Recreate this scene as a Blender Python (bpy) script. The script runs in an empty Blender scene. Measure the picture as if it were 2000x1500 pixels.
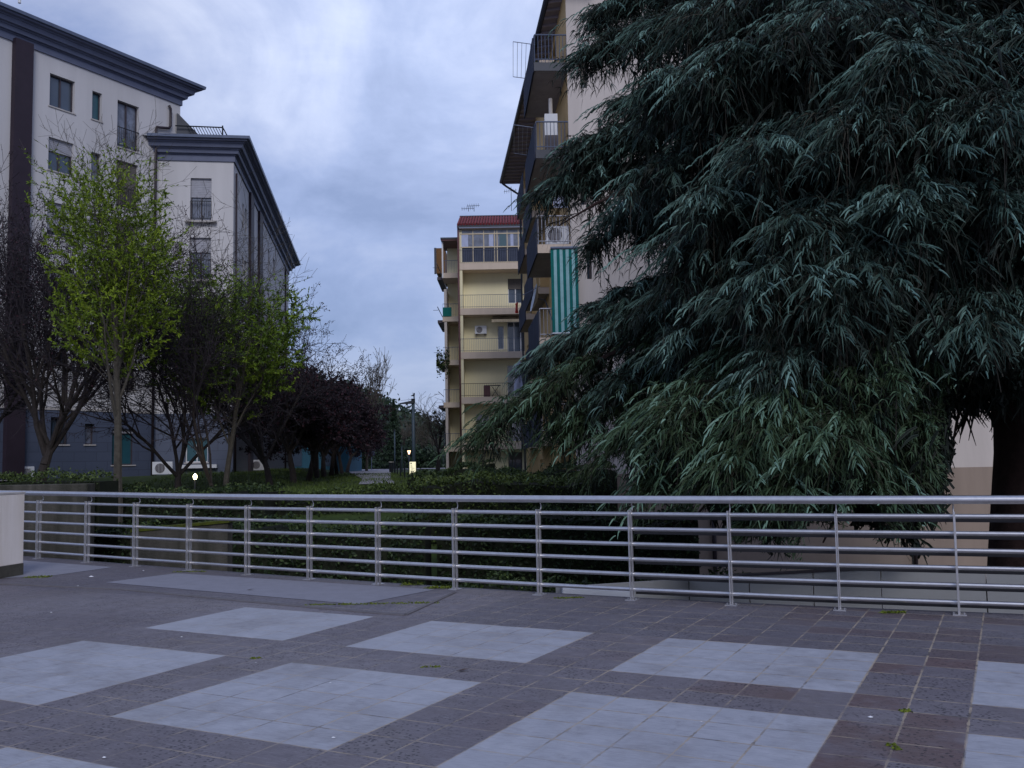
import bpy, math, random
import numpy as np
from mathutils import Vector, Matrix
random.seed(7); rng = np.random.default_rng(7)
scene = bpy.context.scene
COL = scene.collection
R_ = math.radians

# ------------------------------------------------------------------ camera
FPX, PIT, ROL, TILE = 1857.0, .0786, -.0181, .34
EYE = 4.56 * TILE
cp, sp = math.cos(PIT), math.sin(PIT)
FW = np.array([0, cp, sp]); UP0 = np.array([0, -sp, cp]); RT0 = np.array([1., 0, 0])
RT = math.cos(ROL) * RT0 + math.sin(ROL) * UP0
UP = -math.sin(ROL) * RT0 + math.cos(ROL) * UP0
CAM = np.array([0, 0, EYE])
cam = bpy.data.cameras.new('camera'); camo = bpy.data.objects.new('camera', cam); COL.objects.link(camo)
cam.sensor_width = 36; cam.lens = 36 * FPX / 2000; cam.clip_end = 4000; cam.clip_start = .05
camo.matrix_world = Matrix(((RT[0], UP[0], -FW[0], 0), (RT[1], UP[1], -FW[1], 0), (RT[2], UP[2], -FW[2], EYE), (0, 0, 0, 1)))
scene.camera = camo
def ray(x, y): return FW + RT * (x - 1000) / FPX - UP * (y - 750) / FPX
def at(x, y, D):
    d = ray(x, y); return CAM + d * (D / d[1])
def gz(x, y, z=0.):
    d = ray(x, y); return CAM + d * ((z - EYE) / d[2])

# ------------------------------------------------------------------ world, sun, exposure
SUN_EL, SUN_AZ = R_(34), R_(168)
wd = bpy.data.worlds.new('World'); scene.world = wd; wd.use_nodes = True
nt = wd.node_tree; nt.nodes.clear(); N = nt.nodes.new; LK = nt.links.new
out = N('ShaderNodeOutputWorld'); bg = N('ShaderNodeBackground'); bg.inputs['Strength'].default_value = .1
sky = N('ShaderNodeTexSky'); sky.sky_type = 'NISHITA'; sky.sun_disc = False; sky.sun_elevation = SUN_EL; sky.sun_rotation = SUN_AZ
tc = N('ShaderNodeTexCoord')
def noise(scale, detail, rough, sc, dist=0., loc=(0, 0, 0)):
    mp = N('ShaderNodeMapping'); mp.inputs['Scale'].default_value = sc; mp.inputs['Location'].default_value = loc
    LK(tc.outputs['Generated'], mp.inputs['Vector'])
    n = N('ShaderNodeTexNoise'); n.inputs['Scale'].default_value = scale; n.inputs['Detail'].default_value = detail
    n.inputs['Roughness'].default_value = rough; n.inputs['Distortion'].default_value = dist
    LK(mp.outputs[0], n.inputs['Vector']); return n
def ramp(fac, stops):
    r = N('ShaderNodeValToRGB'); e = r.color_ramp.elements
    e[0].position, e[0].color = stops[0][0], (*stops[0][1], 1)
    e[1].position, e[1].color = stops[-1][0], (*stops[-1][1], 1)
    for p, c in stops[1:-1]:
        k = e.new(p); k.color = (*c, 1)
    LK(fac, r.inputs[0]); return r
n1 = noise(3.4, 8, .56, (1, 1, 1.5), .5, (.3, 1.1, .25)); n2 = noise(8.0, 6, .6, (1, 1, 1.9), .3)
ad = N('ShaderNodeMath'); ad.operation = 'MULTIPLY_ADD'; ad.inputs[1].default_value = .3; LK(n2.outputs[0], ad.inputs[0]); LK(n1.outputs[0], ad.inputs[2])
clouds = ramp(ad.outputs[0], [(.46, (1.9, 2.7, 5.4)), (.58, (2.9, 3.8, 6.9)), (.68, (4.2, 5.0, 7.9)), (.82, (6.2, 6.9, 9.4))])
mx = N('ShaderNodeMix'); mx.data_type = 'RGBA'; mx.inputs[0].default_value = .8
LK(sky.outputs[0], mx.inputs[6]); LK(clouds.outputs[0], mx.inputs[7])
# a brighter, whiter break in the cloud high above the street
v0 = ray(830, 40); v0 = v0 / np.linalg.norm(v0)
nv0 = N('ShaderNodeVectorMath'); nv0.operation = 'NORMALIZE'; LK(tc.outputs['Generated'], nv0.inputs[0])
dp = N('ShaderNodeVectorMath'); dp.operation = 'DOT_PRODUCT'; dp.inputs[1].default_value = tuple(v0); LK(nv0.outputs[0], dp.inputs[0])
def wm(op, a, b=None):
    x = N('ShaderNodeMath'); x.operation = op
    for i, v in enumerate((a, b)):
        if v is None: continue
        if isinstance(v, (int, float)): x.inputs[i].default_value = v
        else: LK(v, x.inputs[i])
    return x.outputs[0]
th_ = wm('ARCCOSINE', wm('MINIMUM', dp.outputs['Value'], .99999)); gs = wm('POWER', 2.71828, wm('MULTIPLY', wm('MULTIPLY', th_, th_), -1 / (2 * R_(9.5) ** 2)))
gs = wm('MULTIPLY', gs, wm('ADD', wm('MULTIPLY', ad.outputs[0], 1.2), .2))
sc_ = N('ShaderNodeVectorMath'); sc_.operation = 'SCALE'; sc_.inputs[0].default_value = (2.75, 3.0, 3.5); LK(gs, sc_.inputs['Scale'])
b8 = N('ShaderNodeVectorMath'); b8.operation = 'SCALE'; b8.inputs['Scale'].default_value = .84; LK(mx.outputs[2], b8.inputs[0])
sm = N('ShaderNodeVectorMath'); sm.operation = 'ADD'; LK(b8.outputs[0], sm.inputs[0]); LK(sc_.outputs[0], sm.inputs[1])
LK(sm.outputs[0], bg.inputs[0]); LK(bg.outputs[0], out.inputs[0])
sl = bpy.data.lights.new('sun', 'SUN'); sl.energy = 1.25; sl.angle = R_(22); sl.color = (.98, .97, 1)
so = bpy.data.objects.new('sun', sl); COL.objects.link(so)
sd = Vector((math.sin(SUN_AZ) * math.cos(SUN_EL), math.cos(SUN_AZ) * math.cos(SUN_EL), math.sin(SUN_EL)))
so.rotation_euler = sd.to_track_quat('Z', 'Y').to_euler()
vs = scene.view_settings; vs.view_transform = 'Standard'; vs.look = 'None'; vs.gamma = 1; vs.exposure = .15

# ------------------------------------------------------------------ materials
def mat(name, col, rough=.7, var=.12, scale=3., metal=0., bump=0., col2=None, spec=.3, streak=False, emit=None, estr=0, alpha=1.):
    m = bpy.data.materials.new(name); m.use_nodes = True; t = m.node_tree; b = t.nodes['Principled BSDF']
    b.inputs['Roughness'].default_value = rough; b.inputs['Metallic'].default_value = metal; b.inputs['Specular IOR Level'].default_value = spec
    c2 = col2 or tuple(c * (1 - var * 2) for c in col)
    tx = t.nodes.new('ShaderNodeTexCoord'); mp = t.nodes.new('ShaderNodeMapping'); t.links.new(tx.outputs['Object'], mp.inputs[0])
    if streak: mp.inputs['Scale'].default_value = (1, 1, .12)
    n = t.nodes.new('ShaderNodeTexNoise'); n.inputs['Scale'].default_value = scale; n.inputs['Detail'].default_value = 7; n.inputs['Roughness'].default_value = .65
    t.links.new(mp.outputs[0], n.inputs['Vector'])
    r = t.nodes.new('ShaderNodeValToRGB'); r.color_ramp.elements[0].position = .32; r.color_ramp.elements[1].position = .62
    r.color_ramp.elements[0].color = (*c2, 1); r.color_ramp.elements[1].color = (*col, 1)
    t.links.new(n.outputs[0], r.inputs[0]); t.links.new(r.outputs[0], b.inputs['Base Color'])
    if bump:
        n3 = t.nodes.new('ShaderNodeTexNoise'); n3.inputs['Scale'].default_value = scale * 9; n3.inputs['Detail'].default_value = 4
        t.links.new(tx.outputs['Object'], n3.inputs['Vector'])
        bp = t.nodes.new('ShaderNodeBump'); bp.inputs['Strength'].default_value = bump; bp.inputs['Distance'].default_value = .02
        t.links.new(n3.outputs[0], bp.inputs['Height']); t.links.new(bp.outputs[0], b.inputs['Normal'])
    if emit: b.inputs['Emission Color'].default_value = (*emit, 1); b.inputs['Emission Strength'].default_value = estr
    return m
def leafmat(name, stops, rough=.6, trans=.0):
    m = bpy.data.materials.new(name); m.use_nodes = True; t = m.node_tree; b = t.nodes['Principled BSDF']
    b.inputs['Roughness'].default_value = rough; b.inputs['Specular IOR Level'].default_value = .25
    a = t.nodes.new('ShaderNodeAttribute'); a.attribute_name = 'tint'
    r = t.nodes.new('ShaderNodeValToRGB'); e = r.color_ramp.elements
    e[0].position, e[0].color = stops[0][0], (*stops[0][1], 1); e[1].position, e[1].color = stops[-1][0], (*stops[-1][1], 1)
    for p, c in stops[1:-1]: k = e.new(p); k.color = (*c, 1)
    t.links.new(a.outputs['Fac'], r.inputs[0]); t.links.new(r.outputs[0], b.inputs['Base Color'])
    return m
def gridmat(name, col, joint, sx, sz, axis_dir, var=.1, rough=.5, jw=.03):
    """panelled stone: horizontal distance along axis_dir and height"""
    m = bpy.data.materials.new(name); m.use_nodes = True; t = m.node_tree; b = t.nodes['Principled BSDF']; b.inputs['Roughness'].default_value = rough
    g = t.nodes.new('ShaderNodeNewGeometry'); dt = t.nodes.new('ShaderNodeVectorMath'); dt.operation = 'DOT_PRODUCT'
    dt.inputs[1].default_value = (axis_dir[0], axis_dir[1], 0); t.links.new(g.outputs['Position'], dt.inputs[0])
    sz_ = t.nodes.new('ShaderNodeSeparateXYZ'); t.links.new(g.outputs['Position'], sz_.inputs[0])
    cb = t.nodes.new('ShaderNodeCombineXYZ'); t.links.new(dt.outputs['Value'], cb.inputs[0]); t.links.new(sz_.outputs[2], cb.inputs[1])
    br = t.nodes.new('ShaderNodeTexBrick'); br.inputs['Scale'].default_value = 1; br.inputs['Brick Width'].default_value = sx; br.inputs['Row Height'].default_value = sz
    br.inputs['Mortar Size'].default_value = jw / 2; br.inputs['Mortar Smooth'].default_value = .2
    br.inputs['Color1'].default_value = (*col, 1); br.inputs['Color2'].default_value = (*[c * (1 - var) for c in col], 1); br.inputs['Mortar'].default_value = (*joint, 1)
    t.links.new(cb.outputs[0], br.inputs['Vector']); t.links.new(br.outputs[0], b.inputs['Base Color'])
    return m
M = dict(
    white_plaster=mat('white_plaster', (.53, .515, .52), .85, .07, .7, streak=True),
    cream_plaster=mat('cream_plaster', (.56, .50, .46), .9, .10, .6, streak=True),
    yellow_plaster=mat('yellow_plaster', (.78, .71, .47), .9, .05, .6, streak=True),
    ochre_plaster=mat('ochre_plaster', (.62, .42, .19), .9, .07, .8),
    peach_plaster=mat('peach_plaster', (.60, .49, .39), .9, .07, 1.2, streak=True),
    cornice=mat('cornice', (.115, .13, .195), .6, .08, 1.5),
    cornice_edge=mat('cornice_edge', (.045, .05, .065), .5, .1, 2),
    gutter=mat('gutter', (.13, .155, .22), .45, .1, 2, metal=.3),
    brown_strip=mat('brown_strip', (.030, .020, .030), .6, .1, 2),
    pipe=mat('pipe', (.035, .025, .03), .45, .1, 2),
    red_pipe=mat('red_pipe', (.12, .05, .05), .5, .1, 2),
    glass=mat('glass', (.05, .07, .10), .08, .1, .8, spec=.9),
    curtain_glass=mat('curtain_glass', (.16, .18, .24), .25, .3, 2.2, spec=.8),
    teal_glass=mat('teal_glass', (.02, .085, .11), .3, .1, 1.2, spec=.7),
    teal_wall=mat('teal_wall', (.03, .11, .16), .7, .1, .6),
    frame=mat('frame', (.06, .05, .06), .5, .1, 3),
    white_frame=mat('white_frame', (.66, .66, .68), .5, .05, 3),
    shutter=mat('shutter', (.34, .34, .38), .6, .1, 4),
    shutter_dark=mat('shutter_dark', (.13, .115, .105), .7, .1, 4),
    sill=mat('sill', (.45, .42, .40), .7, .1, 4),
    steel=mat('steel', (.66, .65, .66), .30, .07, 14, metal=.9),
    steel_post=mat('steel_post', (.56, .55, .57), .40, .10, 14, metal=.8),
    concrete=mat('concrete', (.085, .078, .066), .95, .35, 3.2, bump=.6, streak=True, col2=(.03, .03, .022)),
    concrete_light=mat('concrete_light', (.40, .37, .34), .9, .12, 1.5, bump=.3),
    parapet_white=mat('parapet_white', (.80, .74, .70), .8, .03, 1.3, streak=True, bump=.15, col2=(.60, .53, .45)),
    plinth=mat('plinth', (.09, .085, .07), .9, .2, 4, bump=.4),
    slab_light=mat('slab_light', (.24, .24, .28), .8, .06, 5, bump=.35),
    slab_edge=mat('slab_edge', (.15, .14, .15), .85, .1, 5, bump=.3),
    metal_panel=mat('metal_panel', (.46, .46, .46), .45, .05, 1.2, metal=.5),
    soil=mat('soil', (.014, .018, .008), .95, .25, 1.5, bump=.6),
    grassbase=mat('grassbase', (.04, .065, .014), .95, .2, 2.2, bump=.5, col2=(.018, .03, .008)),
    path=mat('path', (.28, .27, .30), .85, .1, 1.5, bump=.2),
    bark=mat('bark', (.045, .037, .034), .9, .2, 9, bump=.7),
    bark_grey=mat('bark_grey', (.085, .075, .06), .9, .2, 9, bump=.6),
    bark_red=mat('bark_red', (.04, .022, .02), .9, .25, 7, bump=.8),
    twig_purple=mat('twig_purple', (.032, .026, .031), .85, .2, 3),
    lamp_paint=mat('lamp_paint', (.05, .075, .10), .5, .1, 3),
    black_metal=mat('black_metal', (.018, .022, .028), .4, .1, 3, metal=.3),
    ac_white=mat('ac_white', (.62, .63, .66), .5, .05, 3),
    roof_tile=mat('roof_tile', (.20, .035, .04), .8, .25, 9),
    soffit=mat('soffit', (.36, .31, .33), .8, .1, 2),
    soffit_warm=mat('soffit_warm', (.16, .08, .03), .8, .1, 2),
    blue_panel=mat('blue_panel', (.052, .060, .088), .9, .1, 2, spec=.08),
    slab_under=mat('slab_under', (.42, .38, .40), .85, .1, 2),
    green_cloth=mat('green_cloth', (.0, .13, .115), .8, .1, 4),
    pale_cloth=mat('pale_cloth', (.28, .48, .50), .8, .1, 4),
    laundry=mat('laundry', (.42, .46, .62), .8, .1, 3),
    dish=mat('dish', (.55, .60, .66), .4, .05, 3),
    red=mat('red', (.5, .05, .04), .6, .1, 3),
    moss=mat('moss', (.085, .10, .01), .95, .3, 9, bump=.6),
    hill=mat('hill', (.018, .032, .02), .95, .25, .08),
    lamp_glow=mat('lamp_glow', (.9, .8, .6), .5, 0, 1, emit=(1, .62, .38), estr=3),
    spot_glow=mat('spot_glow', (.9, .9, .7), .5, 0, 1, emit=(1, .85, .5), estr=16),
    board_glow=mat('board_glow', (.8, .8, .6), .5, 0, 1, emit=(.95, .86, .52), estr=.62),
    cream_small=mat('cream_small', (.6, .5, .35), .8, .1, 3),
    tan_base=mat('tan_base', (.30, .235, .19), .9, .1, .8, streak=True),
    rear_bar=mat('rear_bar', (.03, .03, .035), .6, .1, 3),
    litter=mat('litter', (.75, .75, .78), .8, .05, 30),
    petals=mat('petals', (.10, .06, .05), .8, .3, 30),
)
stone_f1 = gridmat('stone_front', (.072, .088, .135), (.046, .057, .088), 1.2, .45, (math.sin(.534), math.cos(.534)))
stone_f2 = gridmat('stone_end', (.072, .088, .135), (.046, .057, .088), 1.2, .45, (1, .14))
stone_f3 = gridmat('stone_side', (.10, .10, .12), (.06, .06, .075), 1.2, .45, (-.139, .99))
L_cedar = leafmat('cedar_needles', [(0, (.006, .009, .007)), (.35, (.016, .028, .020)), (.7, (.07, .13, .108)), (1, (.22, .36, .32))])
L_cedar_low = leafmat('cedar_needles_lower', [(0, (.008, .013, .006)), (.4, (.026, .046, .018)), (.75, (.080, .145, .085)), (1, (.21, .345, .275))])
L_twig = leafmat('cedar_twigs', [(0, (.014, .011, .009)), (1, (.055, .05, .035))])
L_hedge = leafmat('hedge_leaves', [(0, (.007, .013, .005)), (.6, (.021, .040, .013)), (1, (.075, .11, .03))])
L_hedge2 = leafmat('hedge_leaves_olive', [(0, (.014, .024, .007)), (.6, (.042, .066, .014)), (1, (.10, .14, .03))])
L_green = leafmat('spring_leaves', [(0, (.05, .085, .008)), (.5, (.13, .20, .012)), (1, (.27, .35, .02))])
L_green2 = leafmat('darker_spring_leaves', [(0, (.03, .06, .010)), (.5, (.10, .17, .016)), (1, (.24, .33, .03))])
L_plum = leafmat('plum_buds', [(0, (.010, .008, .012)), (.75, (.022, .014, .022)), (1, (.075, .025, .034))])
L_dark = leafmat('far_leaves', [(0, (.008, .016, .010)), (1, (.03, .055, .028))])
L_grass = leafmat('grass_blades', [(0, (.03, .05, .012)), (1, (.10, .15, .03))])
L_weed = leafmat('weed_blades', [(0, (.06, .085, .01)), (1, (.17, .21, .02))])

# ------------------------------------------------------------------ mesh helpers
def link(name, me, parent=None, loc=None):
    o = bpy.data.objects.new(name, me); COL.objects.link(o)
    if parent: o.parent = parent
    if loc is not None: o.location = loc
    return o
def wloc(p):
    v = Vector((0, 0, 0))
    while p is not None: v += p.location; p = p.parent
    return v
class MB:
    def __init__(s): s.v = []; s.f = []
    def poly(s, pts):
        n = len(s.v); s.v += [tuple(p) for p in pts]; s.f.append(tuple(range(n, n + len(pts)))); return s
    def hexa(s, b, t):            # bottom ring (4), top ring (4)
        n = len(s.v); s.v += [tuple(p) for p in b] + [tuple(p) for p in t]
        s.f += [(n + 3, n + 2, n + 1, n), (n + 4, n + 5, n + 6, n + 7)] + [(n + i, n + (i + 1) % 4, n + 4 + (i + 1) % 4, n + 4 + i) for i in range(4)]; return s
    def box(s, x0, x1, y0, y1, z0, z1):
        return s.hexa([(x0, y0, z0), (x1, y0, z0), (x1, y1, z0), (x0, y1, z0)], [(x0, y0, z1), (x1, y0, z1), (x1, y1, z1), (x0, y1, z1)])
    def tube(s, path, r, n=8, cap=True):
        path = [Vector(p) for p in path]; k = len(path); rs = r if isinstance(r, (list, tuple)) else [r] * k
        base = len(s.v); prev = None
        for i, p in enumerate(path):
            d = (path[min(i + 1, k - 1)] - path[max(i - 1, 0)]).normalized()
            if prev is None:
                a = Vector((0, 0, 1)) if abs(d.z) < .9 else Vector((1, 0, 0)); u = d.cross(a).normalized()
            else: u = (prev - d * prev.dot(d)).normalized()
            prev = u; w = d.cross(u)
            for j in range(n):
                a = 2 * math.pi * j / n; q = p + (u * math.cos(a) + w * math.sin(a)) * rs[i]; s.v.append(tuple(q))
        for i in range(k - 1):
            for j in range(n):
                a = base + i * n + j; b = base + i * n + (j + 1) % n; s.f.append((a, b, b + n, a + n))
        if cap: s.f.append(tuple(base + j for j in reversed(range(n)))); s.f.append(tuple(base + (k - 1) * n + j for j in range(n)))
        return s
    def build(s, name, m, parent=None, smooth=False, bevel=0, origin=None):
        o0 = wloc(parent) if parent else (Vector(origin) if origin is not None else Vector((0, 0, 0)))
        me = bpy.data.meshes.new(name); me.from_pydata([(x - o0[0], y - o0[1], z - o0[2]) for x, y, z in s.v], [], s.f); me.update()
        me.materials.append(M[m] if isinstance(m, str) else m)
        if smooth: me.polygons.foreach_set('use_smooth', [True] * len(me.polygons))
        o = link(name, me, parent, None if parent else tuple(o0))
        if bevel:
            md = o.modifiers.new('bevel', 'BEVEL'); md.width = bevel; md.segments = 2; md.limit_method = 'ANGLE'
        return o
def fast_mesh(name, quads, tint, m, parent=None):
    """quads (N,4,3) world coordinates, tint (N,)"""
    o0 = np.array(wloc(parent)) if parent else np.zeros(3)
    q = (np.asarray(quads) - o0).astype(np.float32); n = len(q)
    me = bpy.data.meshes.new(name); me.vertices.add(n * 4); me.vertices.foreach_set('co', q.reshape(-1))
    me.loops.add(n * 4); me.loops.foreach_set('vertex_index', np.arange(n * 4, dtype=np.int32))
    me.polygons.add(n); me.polygons.foreach_set('loop_start', np.arange(0, n * 4, 4, dtype=np.int32))
    me.update(); me.validate()
    a = me.attributes.new('tint', 'FLOAT', 'FACE'); a.data.foreach_set('value', np.asarray(tint, dtype=np.float32))
    me.materials.append(m); return link(name, me, parent)
def empty(name, loc): return link(name, None, None, tuple(loc))
def tag(o, label, cat, group=None):
    o['label'] = label; o['category'] = cat
    if group: o['group'] = group
    return o
def struct(o): o['kind'] = 'structure'; return o
def nrm(a): return a / np.maximum(np.linalg.norm(a, axis=-1, keepdims=True), 1e-9)
def ribbons(b, d, L, w, g, K=4, cross=True, prof=None, r=rng):
    n = len(b); L = L[:, None]; prof = prof if prof is not None else np.array([.55, 1., .9, .6, .12])[np.linspace(0, 4, K + 1).round().astype(int)]
    s = np.linspace(0, 1, K + 1)
    P = b[:, None, :] + d[:, None, :] * (L * s)[:, :, None]; P[:, :, 2] -= (g[:, None] * L * s ** 2)
    T = nrm(P[:, 1:].mean(1) - P[:, 0]); rd = nrm(r.normal(size=(n, 3))); s1 = nrm(np.cross(T, rd)); sides = [s1] + ([np.cross(T, s1)] if cross else [])
    Q = []
    for sd_ in sides:
        o = sd_[:, None, :] * (w[:, None] * prof)[:, :, None] * .5; a = P - o; c = P + o
        Q.append(np.stack([a[:, :-1], a[:, 1:], c[:, 1:], c[:, :-1]], 2).reshape(-1, 4, 3))
    return np.concatenate(Q), len(sides) * K
def leaf_quads(p, size, r=rng, asp=.5, nrmup=0.):
    n = len(p); a = r.normal(size=(n, 3)); a[:, 2] *= (1 - nrmup); a = nrm(a); b = nrm(np.cross(a, r.normal(size=(n, 3)))); s = size[:, None] if np.ndim(size) else size
    return np.stack([p - a * s, p + b * s * asp, p + a * s, p - b * s * asp], 1)

# ------------------------------------------------------------------ plaza paving
def paving_material():
    m = bpy.data.materials.new('plaza_tiles'); m.use_nodes = True; t = m.node_tree; b = t.nodes['Principled BSDF']
    def n(k, **kw):
        x = t.nodes.new(k)
        for a, v in kw.items(): setattr(x, a, v)
        return x
    def mth(op, a, c=None, d=None):
        x = n('ShaderNodeMath', operation=op)
        for i, v in enumerate((a, c, d)):
            if v is None: continue
            if isinstance(v, (int, float)): x.inputs[i].default_value = v
            else: t.links.new(v, x.inputs[i])
        return x.outputs[0]
    def mix(f, a, c):
        x = n('ShaderNodeMix', data_type='RGBA')
        if isinstance(f, (int, float)): x.inputs[0].default_value = f
        else: t.links.new(f, x.inputs[0])
        for i, v in ((6, a), (7, c)):
            if isinstance(v, tuple): x.inputs[i].default_value = (*v, 1)
            else: t.links.new(v, x.inputs[i])
        return x.outputs[2]
    tx = n('ShaderNodeTexCoord'); sx = n('ShaderNodeSeparateXYZ'); t.links.new(tx.outputs['Object'], sx.inputs[0])
    u = mth('DIVIDE', sx.outputs[0], TILE); v = mth('DIVIDE', sx.outputs[1], TILE)
    def nz(scale, det=5, rough=.6, out=0):
        x = n('ShaderNodeTexNoise'); x.inputs['Scale'].default_value = scale; x.inputs['Detail'].default_value = det; x.inputs['Roughness'].default_value = rough
        t.links.new(tx.outputs['Object'], x.inputs['Vector']); return x.outputs[out]
    def mr(val, a, c):
        x = n('ShaderNodeMapRange'); t.links.new(val, x.inputs[0]); x.inputs[1].default_value = a; x.inputs[2].default_value = c; x.clamp = True; return x.outputs[0]
    fl_u = mth('FLOORED_MODULO', u, 7.); fl_v = mth('FLOORED_MODULO', v, 7.)
    light = mth('MULTIPLY', mth('LESS_THAN', fl_u, 5.), mth('LESS_THAN', fl_v, 5.))
    light = mth('MULTIPLY', light, mth('LESS_THAN', v, 11.)); light = mth('MULTIPLY', light, mth('GREATER_THAN', u, -14.05))
    hi = mth('MULTIPLY', mth('GREATER_THAN', v, 11.), mth('GREATER_THAN', u, -7.)); 
    # per tile random
    cb = n('ShaderNodeCombineXYZ'); t.links.new(mth('FLOOR', u), cb.inputs[0]); t.links.new(mth('FLOOR', v), cb.inputs[1])
    wn = n('ShaderNodeTexWhiteNoise', noise_dimensions='2D'); t.links.new(cb.outputs[0], wn.inputs[0]); rnd = wn.outputs[0]
    # joints
    def joint(x, w):
        f = mth('FRACT', x); return mth('LESS_THAN', mth('MINIMUM', f, mth('SUBTRACT', 1., f)), w)
    jit = mth('MULTIPLY', mr(nz(16, 4), .3, .75), .028)
    ju = mth('LESS_THAN', mth('MINIMUM', mth('FRACT', u), mth('SUBTRACT', 1., mth('FRACT', u))), mth('ADD', jit, .008))
    jv = mth('LESS_THAN', mth('MINIMUM', mth('FRACT', v), mth('SUBTRACT', 1., mth('FRACT', v))), mth('ADD', jit, .010))
    jm = mth('MAXIMUM', ju, jv)
    vis = mth('MULTIPLY', mr(nz(.8, 4), .34, .54), mr(u, -19., -1.)); vis = mth('ADD', mth('MULTIPLY', vis, .7), .12)
    jm_vis = mth('MULTIPLY', jm, vis)
    # colours
    big = nz(.45, 4); fine = nz(60, 5, .7); med = nz(7, 5, .65)
    lightc = mix(mr(med, .35, .7), (.335, .348, .395), (.425, .437, .485)); lightc = mix(mth('MULTIPLY', rnd, .6), lightc, (.32, .33, .375))
    darkc = mix(mr(big, .4, .62), (.145, .130, .150), (.195, .180, .20)); darkc = mix(mth('MULTIPLY', mr(med, .4, .7), .4), darkc, (.10, .09, .10))
    brown = mth('MULTIPLY', mth('MULTIPLY', mth('MULTIPLY', mth('GREATER_THAN', rnd, .58), mr(u, -2., 4.)), mr(nz(2.2, 4), .30, .52)), .72); darkc = mix(brown, darkc, (.115, .066, .060))
    dk = mth('MULTIPLY', hi, .35); darkc = mix(dk, darkc, (.075, .075, .095))
    strip_ = mth('MULTIPLY', mth('GREATER_THAN', v, 11.75), mth('LESS_THAN', u, -9.5)); darkc = mix(mth('MULTIPLY', strip_, .5), darkc, (.085, .078, .10))
    base = mix(light, darkc, lightc)
    base = mix(mth('MULTIPLY', mr(nz(1.1, 6, .72), .47, .70), .45), base, (.13, .11, .10)); base = mix(mth('MULTIPLY', mr(nz(3.7, 7, .75), .56, .70), .35), base, (.10, .09, .085))
    # chiselled streaks along the rows
    ms = n('ShaderNodeMapping'); ms.inputs['Scale'].default_value = (5, 42, 1); t.links.new(tx.outputs['Object'], ms.inputs[0])
    st = n('ShaderNodeTexNoise'); st.inputs['Scale'].default_value = 1.6; st.inputs['Detail'].default_value = 5; st.inputs['Roughness'].default_value = .7; t.links.new(ms.outputs[0], st.inputs['Vector']); streak = st.outputs[0]
    base = mix(mth('MULTIPLY', mr(streak, .5, .72), .32), base, (.10, .10, .13)); base = mix(mth('MULTIPLY', mr(streak, .48, .28), .18), base, (.55, .55, .62))
    # pits in the dark tiles
    vo = n('ShaderNodeTexVoronoi'); vo.inputs['Scale'].default_value = 34; t.links.new(tx.outputs['Object'], vo.inputs['Vector'])
    pit = mth('MULTIPLY', mth('LESS_THAN', vo.outputs['Distance'], .30), mth('MULTIPLY', mth('SUBTRACT', 1., light), mr(nz(1.6, 3), .38, .55)))
    base = mix(mth('MULTIPLY', pit, .85), base, (.035, .033, .04))
    jc = mix(mr(nz(5, 3), .46, .66), (.40, .33, .25), (.10, .09, .085))
    base = mix(jm_vis, base, jc)
    t.links.new(base, b.inputs['Base Color'])
    t.links.new(mth('MULTIPLY_ADD', med, .35, .42), b.inputs['Roughness']); b.inputs['Specular IOR Level'].default_value = .35
    h = mth('SUBTRACT', mth('MULTIPLY', fine, .35), mth('MULTIPLY', jm, .8)); h = mth('SUBTRACT', h, mth('MULTIPLY', pit, .8)); h = mth('ADD', h, mth('MULTIPLY', rnd, .3)); h = mth('SUBTRACT', h, mth('MULTIPLY', streak, 1.2))
    bp = n('ShaderNodeBump'); bp.inputs['Strength'].default_value = .55; bp.inputs['Distance'].default_value = .006
    t.links.new(h, bp.inputs['Height']); t.links.new(bp.outputs[0], b.inputs['Normal'])
    return m
A = -.4773; OX, OY = -1.2487 * TILE, 14.5688 * TILE
POSTS = [(70, 1092), (167, 1099), (263, 1106), (365, 1115), (479, 1124), (601, 1133), (736, 1142), (887, 1152), (1052, 1162), (1232, 1171), (1429, 1183), (1642, 1193), (1873, 1201)]
PP = [gz(*p) for p in POSTS]
# smooth the run and extend it both ways
xs = np.array([p[0] for p in PP]); ys = np.array([p[1] for p in PP]); cf = np.polyfit(xs, ys, 3)
def rail_y(x): return float(np.polyval(cf, x))
PP = [np.array([x, rail_y(x), 0]) for x in xs]
dl = (PP[0] - PP[1]); PP = [PP[0] + dl * k for k in (3, 2, 1)] + PP
dr = (PP[-1] - PP[-2]); PP = PP + [PP[-1] + dr * k for k in (1, 2, 3, 4, 5)]
def rail_n(i):
    a = PP[min(i + 1, len(PP) - 1)] - PP[max(i - 1, 0)]; a = a / np.linalg.norm(a); return np.array([-a[1], a[0], 0])   # away from the plaza
ca, sa = math.cos(A), math.sin(A)
def local(p): q = (p[0] - OX, p[1] - OY); return (q[0] * ca + q[1] * sa, -q[0] * sa + q[1] * ca, p[2])
edge = [PP[i] + rail_n(i) * .22 for i in range(len(PP))]
ring = [(*e[:2], 0) for e in edge] + [(30, -6, 0), (30, -14, 0), (-30, -14, 0), (-34, 16, 0)]
n_ = len(ring); vs_ = [local(p) for p in ring] + [local((p[0], p[1], -.28)) for p in ring]
me = bpy.data.meshes.new('plaza_paving'); me.from_pydata(vs_, [], [tuple(reversed(range(n_)))] + [(i, (i + 1) % n_, n_ + (i + 1) % n_, n_ + i) for i in range(n_)]); me.update()
if me.polygons[0].normal.z < 0: me.flip_normals()
me.materials.append(paving_material()); pl = struct(link('plaza_paving', me, None, (OX, OY, 0))); pl.rotation_euler = (0, 0, A)
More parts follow.
